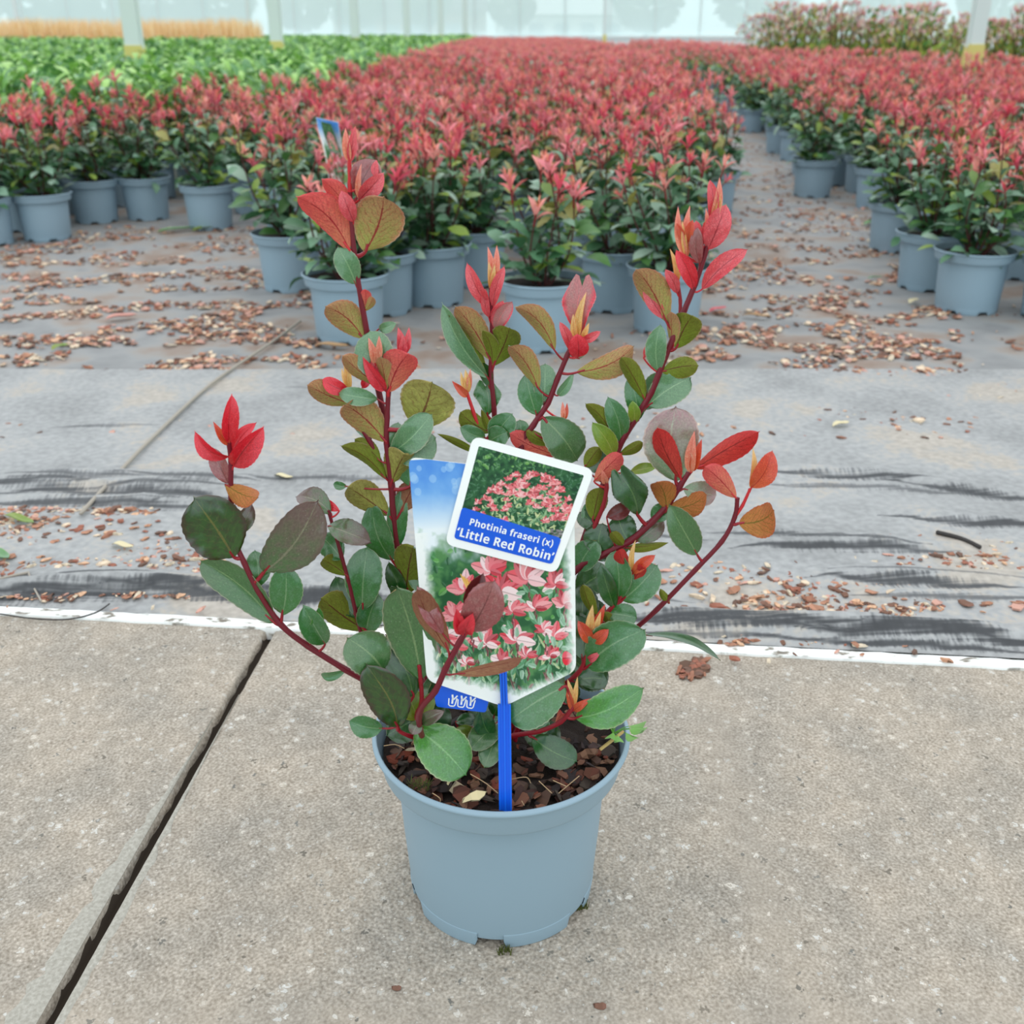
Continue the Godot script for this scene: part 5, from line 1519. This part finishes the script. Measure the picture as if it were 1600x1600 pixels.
func print_small() -> ImageTexture:
	var w := 384
	var h := 320
	var img := Image.create_empty(w, h, false, Image.FORMAT_RGB8)
	var n := noise(0.03, 93)
	var rng := RandomNumberGenerator.new()
	rng.seed = 9
	for y in h:
		for x in w:
			img.set_pixel(x, y, Color8(18, 62, 40).lerp(Color8(52, 104, 62), clampf(n.get_noise_2d(x, y) + 0.4, 0, 1)))
	for k in 420:
		var y := rng.randf_range(0, 170)
		var band := exp(-pow((y - 55.0) / 34.0, 2.0))
		stamp(img, rng.randf_range(0, w), y, rng.randf_range(4, 9), rng.randf_range(3, 5), rng.randf() * 6, Color8(36, 92, 54).lerp(Color8(142, 200, 92), band * rng.randf()), 0.85)
	for k in 300:
		stamp(img, rng.randf_range(0, w), rng.randf_range(285, 318), rng.randf_range(4, 10), 3, rng.randf_range(-0.5, 0.5), [Color8(120, 116, 120), Color8(150, 146, 148), Color8(94, 88, 92)][k % 3], 0.9)
	for k in 520:
		var a := rng.randf_range(-PI, 0)
		var q := sqrt(rng.randf())
		var x := 195 + cos(a) * 165 * q
		var y := 285 + sin(a) * 150 * q
		stamp(img, x, y + 8, rng.randf_range(5, 12), rng.randf_range(2, 4), rng.randf() * 6, [Color8(78, 132, 84), Color8(132, 172, 122), Color8(190, 200, 140), Color8(52, 100, 66)][k % 4])
	for k in 110:
		var a := rng.randf_range(-PI, 0)
		var q := sqrt(rng.randf_range(0.15, 1.0))
		var x := 195 + cos(a) * 160 * q
		var y := 262 + sin(a) * 170 * q
		for j in 7:
			var b := -PI / 2 + (j - 3) * 0.5 + rng.randf_range(-0.25, 0.25)
			var len := rng.randf_range(5, 10)
			stamp(img, x + cos(b) * len, y + sin(b) * len, len, len * 0.46, b, [Color8(232, 104, 112), Color8(216, 64, 80), Color8(246, 178, 180), Color8(186, 62, 72), Color8(240, 140, 142)][rng.randi_range(0, 4)])
	return ImageTexture.create_from_image(img)

func rounded(pts: Array, radius: float) -> PackedVector2Array:
	var out := PackedVector2Array()
	for k in pts.size():
		var p: Vector2 = pts[k]
		var a: Vector2 = (pts[(k - 1 + pts.size()) % pts.size()] - p).normalized()
		var b: Vector2 = (pts[(k + 1) % pts.size()] - p).normalized()
		for s in 7:
			var t := s / 6.0
			out.append((p + a * radius).lerp(p, t).lerp(p.lerp(p + b * radius, t), t))
	return out

# a stiff card: outline in metres on the plane of x (right) and y (up), its front towards +z
func card(outline: PackedVector2Array, thick: float, face: Material, rim: Material, box := Rect2()) -> ArrayMesh:
	var lo := outline[0]
	var hi := outline[0]
	for p in outline:
		lo = lo.min(p)
		hi = hi.max(p)
	if box.size == Vector2.ZERO: box = Rect2(lo, hi - lo)
	var m := ArrayMesh.new()
	var tris := Geometry2D.triangulate_polygon(outline)
	for side in 2:
		var b := maker()
		var nn := Vector3(0, 0, 1 if side == 0 else -1)
		for p in outline:
			b.vert(Vector3(p.x, p.y, thick / 2 * nn.z), nn, Vector2((p.x - box.position.x) / box.size.x, 1.0 - (p.y - box.position.y) / box.size.y))
		for k in range(0, tris.size(), 3):
			b.tri(tris[k], tris[k + 1], tris[k + 2])
		if side == 1:
			for k in outline.size():
				var p := outline[k]
				var q := outline[(k + 1) % outline.size()]
				var mid := (lo + hi) / 2
				var en := Vector3(q.y - p.y, p.x - q.x, 0).normalized()
				if en.dot(Vector3((p.x + q.x) / 2 - mid.x, (p.y + q.y) / 2 - mid.y, 0)) < 0: en = -en
				b.quad(b.vert(Vector3(p.x, p.y, thick / 2), en), b.vert(Vector3(q.x, q.y, thick / 2), en), b.vert(Vector3(q.x, q.y, -thick / 2), en), b.vert(Vector3(p.x, p.y, -thick / 2), en))
		b.put(m, face if side == 0 else rim)
	return m

func words(text: String, size: float) -> TextMesh:
	var f := SystemFont.new()
	f.font_names = PackedStringArray(["Droid Sans"])
	f.font_weight = 700
	var t := TextMesh.new()
	t.text = text
	t.font = f
	t.font_size = 64
	t.pixel_size = size / 64.0
	t.depth = 0.0002
	t.material = mats.lettering
	return t

func make_label() -> void:
	var big := mat("print_of_red_leaves", Color.WHITE, 0.3)
	big.albedo_texture = print_large()
	var small := mat("print_of_shrub", Color.WHITE, 0.3)
	small.albedo_texture = print_small()
	# the plane of the large card, leaning back a little
	var foot := at(786, 1062, 0.056)
	var head := at(780, 716, 0.036)
	var y := (head - foot).normalized()
	var x := (at(900, 1049, 0.056) - at(667, 1062, 0.056)).normalized()
	var z := x.cross(y).normalized()
	y = z.cross(x)
	var frame := Transform3D(Basis(x, y, z), foot)
	var inv := frame.affine_inverse()
	var flat := func(px: float, py: float, off: float) -> Vector2:
		var p: Vector3 = inv * on_plane(px, py, foot + z * off, z)
		return Vector2(p.x, p.y)
	var o := thing("plant_label", Vector3(foot.x, 0, foot.z))
	tag(o, "plant label with two picture cards on a blue stake in the near pot", "plant label")
	var back := Transform3D(Basis(), -o.position) * frame
	put("picture_card", card(rounded([flat.call(638, 714, 0), flat.call(667, 1063, 0), flat.call(787, 1104, 0), flat.call(900, 1048, 0), flat.call(897, 745, 0)], 0.006), 0.0006, big, mats.card_white), o, back)
	# the small card in front
	var tl: Vector2 = flat.call(739, 681, 0.0022)
	var tr: Vector2 = flat.call(929, 734, 0.0022)
	var br: Vector2 = flat.call(869, 896, 0.0022)
	var bl: Vector2 = flat.call(695, 850, 0.0022)
	var top := back * Transform3D(Basis(), Vector3(0, 0, 0.0022))
	var sm := put("name_card", card(rounded([tl, bl, br, tr], 0.006), 0.0006, mats.card_white, mats.card_white), o, top)
	var inset := func(u: float, v: float) -> Vector2: return bl.lerp(br, u).lerp(tl.lerp(tr, u), v)
	var lifted := Transform3D(Basis(), Vector3(0, 0, 0.00045))
	put("photograph", card(rounded([inset.call(0.065, 0.93), inset.call(0.065, 0.32), inset.call(0.935, 0.32), inset.call(0.935, 0.93)], 0.001), 0.0002, small, mats.card_white), sm, lifted)
	put("blue_band", card(rounded([inset.call(0.062, 0.37), inset.call(0.062, 0.075), inset.call(0.938, 0.075), inset.call(0.938, 0.33)], 0.0025), 0.0002, mats.card_blue, mats.card_blue), sm, Transform3D(Basis(), Vector3(0, 0, 0.0006)))
	var along: Vector2 = (br - bl).normalized()
	var ang := along.angle()
	var wide := (br - bl).length()
	for t in [["Photinia fraseri (x)", 0.52, 0.262, 0.74], ["‘Little Red Robin’", 0.5, 0.145, 0.865]]:
		var tm := words(t[0], 0.008)
		var real := tm.get_aabb().size.x
		var sc: float = wide * t[3] / real
		var p: Vector2 = inset.call(t[1], t[2])
		put("lettering", tm, sm, Transform3D(Basis(Vector3(0, 0, 1), ang).scaled_local(Vector3(sc, sc, 1)), Vector3(p.x, p.y, 0.0009)))
	# the blue tab of another card behind
	var tab := back * Transform3D(Basis(), Vector3(0, 0, -0.003))
	var tb := put("blue_tab", card(rounded([flat.call(700, 1030, -0.003), flat.call(679, 1090, -0.003), flat.call(682, 1104, -0.003), flat.call(759, 1113, -0.003), flat.call(770, 1070, -0.003), flat.call(775, 1040, -0.003)], 0.002), 0.0006, mats.card_blue, mats.card_blue), o, tab)
	var ib := maker()
	var stroke := func(pts: Array, w: float) -> void:
		for k in pts.size() - 1:
			var a: Vector2 = flat.call(pts[k][0], pts[k][1], -0.0025)
			var b: Vector2 = flat.call(pts[k + 1][0], pts[k + 1][1], -0.0025)
			var d := (b - a).normalized() * w
			var s := Vector2(-d.y, d.x)
			var q := [a - d * 0.5 - s, a - d * 0.5 + s, b + d * 0.5 + s, b + d * 0.5 - s]
			var ids := []
			for e in q: ids.append(ib.vert(Vector3(e.x, e.y, 0.00045), Vector3(0, 0, 1)))
			ib.quad(ids[0], ids[1], ids[2], ids[3])
	for k in 3:
		var ox := k * 14.2
		var oy := k * 1.6
		stroke.call([[701.5 + ox, 1091.5 + oy], [701 + ox, 1101 + oy], [703 + ox, 1103 + oy], [709 + ox, 1103.6 + oy], [711 + ox, 1101.5 + oy], [714 + ox, 1091.5 + oy]], 0.0004)
		stroke.call([[706.5 + ox, 1099 + oy], [707.5 + ox, 1091 + oy], [707 + ox, 1086 + oy]], 0.0006)
		stroke.call([[707.5 + ox, 1094 + oy], [711 + ox, 1091 + oy], [714.5 + ox, 1087.5 + oy]], 0.0005)
	put("pot_symbols", ib.mesh(mats.lettering), tb)
	# the ridged stake, drawn through a slot near the card's tip
	var sa := at(790, 1270, 0.079)
	var sb := at(788, 1100, 0.0605)
	var sc2 := at(786, 1044, 0.0572)
	var stake := maker()
	for part in [[sa + (sa - sb).normalized() * 0.002, sb, 0.0043], [sb, sc2, 0.0024]]:
		var dirv: Vector3 = (part[1] - part[0])
		var yy := dirv.normalized()
		var zz := (z - yy * z.dot(yy)).normalized()
		var xx := yy.cross(zz)
		var fr := Transform3D(Basis(xx, yy, zz), part[0])
		var l := dirv.length()
		var w: float = part[2]
		stake.box(Vector3(-w, 0, -0.0006), Vector3(w, l, 0.0006), Color.WHITE, fr)
		stake.box(Vector3(-w, 0, -0.0008), Vector3(-w + 0.0012, l, 0.0016), Color.WHITE, fr)
		stake.box(Vector3(w - 0.0012, 0, -0.0008), Vector3(w, l, 0.0016), Color.WHITE, fr)
		stake.box(Vector3(-0.0006, 0, -0.0008), Vector3(0.0006, l, 0.002), Color.WHITE, fr)
	put("stake", stake.mesh(mats.stake_blue), o, Transform3D(Basis(), -o.position))
	# the bent card in the pot behind, seen almost edge on
	var o2 := thing("plant_label", Vector3(upright(540, 400, -2.30).x, 0, -2.30))
	tag(o2, "bent picture card on a stake, rising from the pot behind the tall left shoot", "plant label")
	var mid := [[511, 184], [514, 205], [520, 235], [524, 262], [527, 290], [531, 318]]
	var wpx := [19, 19, 17, 16, 16, 12]
	var rows := []
	for k in mid.size():
		var row := PackedVector3Array()
		for u in 5:
			var p := upright(mid[k][0] + (u / 2.0 - 1.0) * wpx[k], mid[k][1] + u * 1.5, -2.28)
			row.append(p + Vector3(0, 0, (u - 2) * 0.007 - k * 0.004) - o2.position)
		rows.append(row)
	var cb := maker()
	cb.grid(rows, -1.0)
	var ob := maker()
	var rows_b := []
	for r in rows:
		var rb := PackedVector3Array()
		for p in r: rb.append(p - Vector3(0, 0, 0.0008))
		rows_b.append(rb)
	ob.grid(rows_b, 1.0)
	var cm := cb.mesh(big)
	ob.put(cm, mats.card_white)
	put("picture_card", cm, o2)
	var sm2 := maker()
	var i0: Vector3 = upright(505, 196, -2.272) - o2.position
	var rows_i := []
	for k in 5:
		var row := PackedVector3Array()
		for u in 3:
			row.append(upright([500, 503, 507, 512, 516][k] + u * [9, 10, 10, 9, 8][k], [190, 203, 216, 229, 238][k] + u * 1.6, -2.268) + Vector3(0, 0, (u - 1) * 0.008) - o2.position)
		rows_i.append(row)
	sm2.grid(rows_i, -1.0)
	put("name_card", sm2.mesh(small), o2)
	var bb := maker()
	bb.tube([upright(526, 312, -2.29) - o2.position, upright(534, 336, -2.29) - o2.position, upright(541, 380, -2.3) - o2.position, upright(545, 432, -2.3) - o2.position], [0.004, 0.004, 0.004, 0.004], 6)
	put("stake", bb.mesh(mats.stake_blue), o2)

# ---------------------------------------------------------------- bits lying about
func make_litter() -> void:
	var rng := RandomNumberGenerator.new()
	rng.seed = 23
	var tones := [lin(150, 102, 80), lin(186, 138, 108), lin(120, 84, 68), lin(206, 164, 132), lin(220, 198, 172), lin(158, 98, 78), lin(174, 124, 98), lin(104, 78, 66), lin(196, 150, 134), lin(212, 196, 172)]
	var pool := []
	for k in 20:
		pool.append(chip_mesh(rng, tones[k % 10]))
	var n := noise(2.2, 97, FastNoiseLite.TYPE_SIMPLEX_SMOOTH, 3)
	# zones in pixels of the photograph: x0, y0, x1, y1, how many, share kept by the patchy noise
	var zones := [
		[0, 800, 330, 900, 120, "brown bark chip scattered on the ground fabric left of the near plant", "bark chips left of the near plant", 0.0],
		[1040, 850, 1600, 965, 130, "brown bark chip scattered on the creased fabric right of the near plant", "bark chips right of the near plant", 0.0],
		[0, 940, 640, 962, 9, "bark chip lying along the white edging left of the near plant", "bark chips along the edging at left", -1.0],
		[1180, 1000, 1600, 1040, 12, "bark chip lying along the white edging right of the near plant", "bark chips along the edging at right", -1.0],
		[560, 640, 1600, 690, 26, "bark chip in the thin line across the smooth fabric behind the near plant", "bark chips in a thin line", -1.0],
	]
	for z in zones:
		var made := 0
		var tries := 0
		while made < z[4] and tries < 4000:
			tries += 1
			var g := ground(rng.randf_range(z[0] - 40, z[2] + 40), rng.randf_range(z[1], z[3]))
			if n.get_noise_2d(g.x * 1.3, g.z * 4.0) < z[7]: continue
			made += 1
			var size := rng.randf_range(0.006, 0.017) if made % 6 else rng.randf_range(0.016, 0.024)
			var c := put("bark_chip", pool[rng.randi_range(0, 19)], null, Transform3D(Basis.from_euler(Vector3(rng.randf_range(-0.15, 0.15), rng.randf() * TAU, rng.randf_range(-0.15, 0.15))).scaled(Vector3.ONE * size), g + Vector3(0, 0.0055 + size * 0.05, 0)))
			tag(c, z[5], "bark chip", z[6])
	# finer and farther litter
	var fine := []
	var groups := [[0, 355, 500, 580, 6500, 0.0], [1060, 270, 1500, 590, 6500, -0.04], [0, 795, 360, 915, 2600, -0.05], [1000, 840, 1600, 985, 2600, -0.05], [1120, 985, 1600, 1012, 260, 0.0], [0, 925, 300, 944, 160, 0.0], [420, 480, 1100, 590, 260, -0.1], [1250, 480, 1600, 700, 260, -0.05], [0, 650, 1600, 690, 120, -0.1], [1100, 200, 1260, 300, 300, -0.3]]
	for g in groups:
		for k in g[4]:
			var p := ground(rng.randf_range(g[0], g[2]), rng.randf_range(g[1], g[3]))
			if n.get_noise_2d(p.x * 1.3 + 5.0, p.z * 2.6) < g[5]: continue
			var size := (0.004 + 0.015 * pow(rng.randf(), 1.8)) * (1.45 if p.z < -2.0 else 0.8)
			fine.append([Transform3D(Basis.from_euler(Vector3(rng.randf_range(-0.3, 0.3), rng.randf() * TAU, rng.randf_range(-0.3, 0.3))).scaled(Vector3.ONE * size), p + Vector3(0, 0.003 + size * 0.06, 0))])
	for k in 10:
		var some := []
		for q in range(k, fine.size(), 10): some.append(fine[q][0])
		var mm := MultiMesh.new()
		mm.transform_format = MultiMesh.TRANSFORM_3D
		mm.mesh = pool[k + (k % 2) * 10]
		mm.instance_count = some.size()
		for q in some.size(): mm.set_instance_transform(q, some[q])
		var mi := MultiMeshInstance3D.new()
		mi.multimesh = mm
		mi.name = numbered("bark_litter")
		add_child(mi)
		tag(mi, "fine brown bark litter strewn over the ground fabric between the rows", "bark litter", "fine bark litter", "stuff")
	# fallen leaves and scraps that can be told apart
	var scraps := [
		[8, 812, 55, 828, 0.012, "leaf_li", "yellow-green fallen leaf on the fabric at the far left"], [-14, 868, 16, 884, 0.014, "leaf_gb", "pale green fallen leaf cut by the left edge of the picture"],
		[176, 858, 210, 866, 0.009, "dry_cream", "cream fallen scrap among the bark chips at left"], [428, 750, 458, 756, 0.008, "dry_cream", "cream crumb on the dark fold behind the leftmost shoot"],
		[492, 545, 545, 548, 0.02, "dry_tan", "tan dry leaf on the ground before the pot with the bent card"], [1108, 492, 1134, 486, 0.016, "leaf_pk", "pink fallen petal on the ground right of the tall right shoot"],
		[246, 366, 305, 360, 0.03, "leaf_gb", "green leaf scrap before the lone forward pot, left one"], [300, 364, 345, 358, 0.03, "leaf_li", "yellow-green leaf scrap before the lone forward pot, right one"],
		[1350, 354, 1378, 350, 0.03, "leaf_gb", "pale green leaf scrap in the aisle before the right block"], [165, 504, 215, 498, 0.025, "dry_pink", "pinkish dry leaf among the litter at left"], [82, 552, 108, 545, 0.02, "leaf_li", "pale yellow leaf among the litter at left, near its lower border"],
		[1160, 497, 1204, 501, 0.014, "dry_tan", "ochre dry leaf on the bare ground right of the pink petal"], [1355, 440, 1378, 438, 0.014, "leaf_pl", "whitish leaf scrap left of the large pot at right"], [1420, 478, 1432, 473, 0.016, "dry_cream", "pinkish cream scrap at the foot of the pot tucked behind at right"],
		[1540, 998, 1556, 994, 0.012, "leaf_pl", "white crumb on the dark fold at the far right"], [1300, 672, 1325, 668, 0.012, "dry_cream", "pale tan scrap on the smooth fabric at right"],
	]
	for s in scraps:
		var a := ground(s[0], s[1]) + Vector3(0, 0.007, 0)
		var b := ground(s[2], s[3]) + Vector3(0, 0.012, 0)
		var mid := (a + b) / 2
		var d := b - a
		var side := Vector3(d.z, 0, -d.x).normalized()
		var rows := []
		var low := []
		for r in 9:
			var v := r / 8.0
			var w: float = s[4] * pow(v, 0.5) * pow(1.0 - v, 0.5) + 0.0006
			var row := PackedVector3Array()
			var r2 := PackedVector3Array()
			for u in 5:
				var uu := u / 2.0 - 1.0
				var p := a + d * v + side * uu * w - mid + Vector3(0, absf(uu) * w * 0.4 + sin(v * 6.0) * 0.002, 0)
				row.append(p)
				r2.append(p - Vector3(0, 0.0006, 0))
			rows.append(row)
			low.append(r2)
		var mb := maker()
		mb.grid(rows, 1.0)
		mb.grid(low, -1.0)
		var c := put("fallen_leaf", mb.mesh(mats[s[5]]), null, Transform3D(Basis(), mid))
		tag(c, s[6], "fallen leaf")
	# the bark-filled corner broken out of the slab
	var heap := maker()
	var hr := []
	for r in 5:
		var row := PackedVector3Array()
		for k in 15:
			var an := TAU * k / 14.0
			var q: float = 0.0145 * r / 4.0 * (1.0 + 0.22 * sin(an * 3.0 + 1.0) + 0.1 * sin(an * 7.0))
			row.append(Vector3(cos(an) * q * 1.15, 0.0022 * (1.0 - r / 4.0) + 0.0003, sin(an) * q))
		hr.append(row)
	heap.grid(hr, -1.0)
	tag(put("dirt_heap", heap.mesh(mats.dirt), null, Transform3D(Basis(), ground(1081, 1045))), "small patch of dark dirt on the slab edge right of the pot, under bark chips", "dirt", "", "")
	for k in 26:
		var g := ground(rng.randf_range(1060, 1104), rng.randf_range(1030, 1062))
		var c := put("bark_chip", pool[[2, 5, 7, 0][k % 4]], null, Transform3D(Basis.from_euler(Vector3(0.1, rng.randf() * TAU, 0.1)).scaled(Vector3.ONE * rng.randf_range(0.008, 0.016)), g + Vector3(0, 0.002, 0)))
		tag(c, "dark bark chip in the small heap on the slab edge right of the pot", "bark chip", "bark chips heaped on the slab edge")
	for s in [[620, 1545, 0.007, "small dark bark crumb on the slab in front of the pot, left one"], [938, 1573, 0.009, "small brown bark crumb on the slab in front of the pot, right one"]]:
		var c := put("bark_crumb", pool[2], null, Transform3D(Basis().scaled(Vector3.ONE * s[2]), ground(s[0], s[1]) + Vector3(0, 0.001, 0)))
		tag(c, s[3], "bark crumb")
	# moss at the foot of the pot, right and front
	for s in [[908, 1418, "tuft of moss at the right of the near pot's foot"], [788, 1488, "tiny moss crumb under the front of the near pot"]]:
		var mo := maker()
		for k in 40:
			var p := Vector3(rng.randf_range(-0.005, 0.005), 0, rng.randf_range(-0.003, 0.003))
			mo.tube([p, p + Vector3(rng.randf_range(-0.4, 0.4), rng.randf_range(0.4, 1), rng.randf_range(-0.4, 0.4)) * 0.006], [0.0005, 0.0002], 3)
		tag(put("moss_tuft", mo.mesh(mats.moss), null, Transform3D(Basis(), ground(s[0], s[1]))), s[2], "moss")
	# the thin pale cord over the fabric, a dark fibre and two straws at the left
	for s in [["ground_cord", "cord", [[128, 812], [190, 744], [240, 692], [330, 608], [420, 545], [470, 508]], 0.003, "pale cord lying slantwise across the ground fabric at left", "cord", 0.0095],
			["dark_fibre", "dark_fibre", [[0, 964], [60, 972], [110, 972], [150, 962], [172, 948]], 0.0009, "thin dark curved fibre on the white edging at left", "fibre", 0.004],
			["straw", "cord", [[46, 902], [54, 925], [66, 948]], 0.0012, "short upright straw by the edging at far left", "straw", 0.008],
			["straw", "cord", [[0, 914], [25, 908], [44, 904]], 0.0018, "flat straw on the fabric at far left", "straw", 0.008],
			["twig", "dark_fibre", [[1462, 840], [1500, 850], [1530, 864]], 0.003, "thin dark twig on the fabric at far right", "twig", 0.008]]:
		var pts := []
		for p in s[2]: pts.append(ground(p[0], p[1]) + Vector3(0, s[6], 0))
		var l := smooth(pts, 6)
		var radii := []
		for k in l.size(): radii.append(s[3])
		var b := maker()
		b.tube(l, radii, 6)
		tag(put(s[0], b.mesh(mats[s[1]])), s[4], s[5])

func set_stage() -> void:
	var cam := Camera3D.new()
	cam.name = "camera"
	var lens := CameraAttributesPhysical.new()
	lens.frustum_focal_length = 24.75          # 51.7 degrees for the 24 mm high sensor
	lens.frustum_focus_distance = 0.80
	lens.exposure_aperture = 7.0               # a phone's lens: a little blur behind
	lens.frustum_near = 0.05
	lens.frustum_far = 400.0
	cam.attributes = lens
	cam.fov = rad_to_deg(2.0 * atan(800.0 / FOCAL))
	cam.near = 0.05
	cam.far = 400.0
	cam.position = EYE
	cam.rotation = Vector3(-PITCH, 0, 0)
	cam.current = true
	add_child(cam)
	var env := Environment.new()
	env.background_mode = Environment.BG_SKY
	var sky := Sky.new()
	var m := ProceduralSkyMaterial.new()       # an even bright overcast over the glass house
	m.sky_top_color = Color(0.97, 0.985, 1.0)
	m.sky_horizon_color = Color(0.87, 0.97, 0.985)
	m.sky_curve = 0.25
	m.sky_energy_multiplier = 1.15
	m.ground_bottom_color = Color(0.45, 0.45, 0.43)
	m.ground_horizon_color = Color(0.8, 0.86, 0.87)
	sky.sky_material = m
	env.sky = sky
	env.tonemap_mode = Environment.TONE_MAPPER_LINEAR
	env.tonemap_exposure = 1.12
	env.sdfgi_enabled = true
	env.ssao_enabled = true
	env.ssil_enabled = true
	var we := WorldEnvironment.new()
	we.name = "sky"
	we.environment = env
	add_child(we)

func _ready() -> void:
	set_stage()
	make_materials()
	make_floor()
	make_wall()
	make_posts()
	make_outdoors()
	make_shrubs()
	make_crops()
	make_plant()
	make_label()
	make_litter()
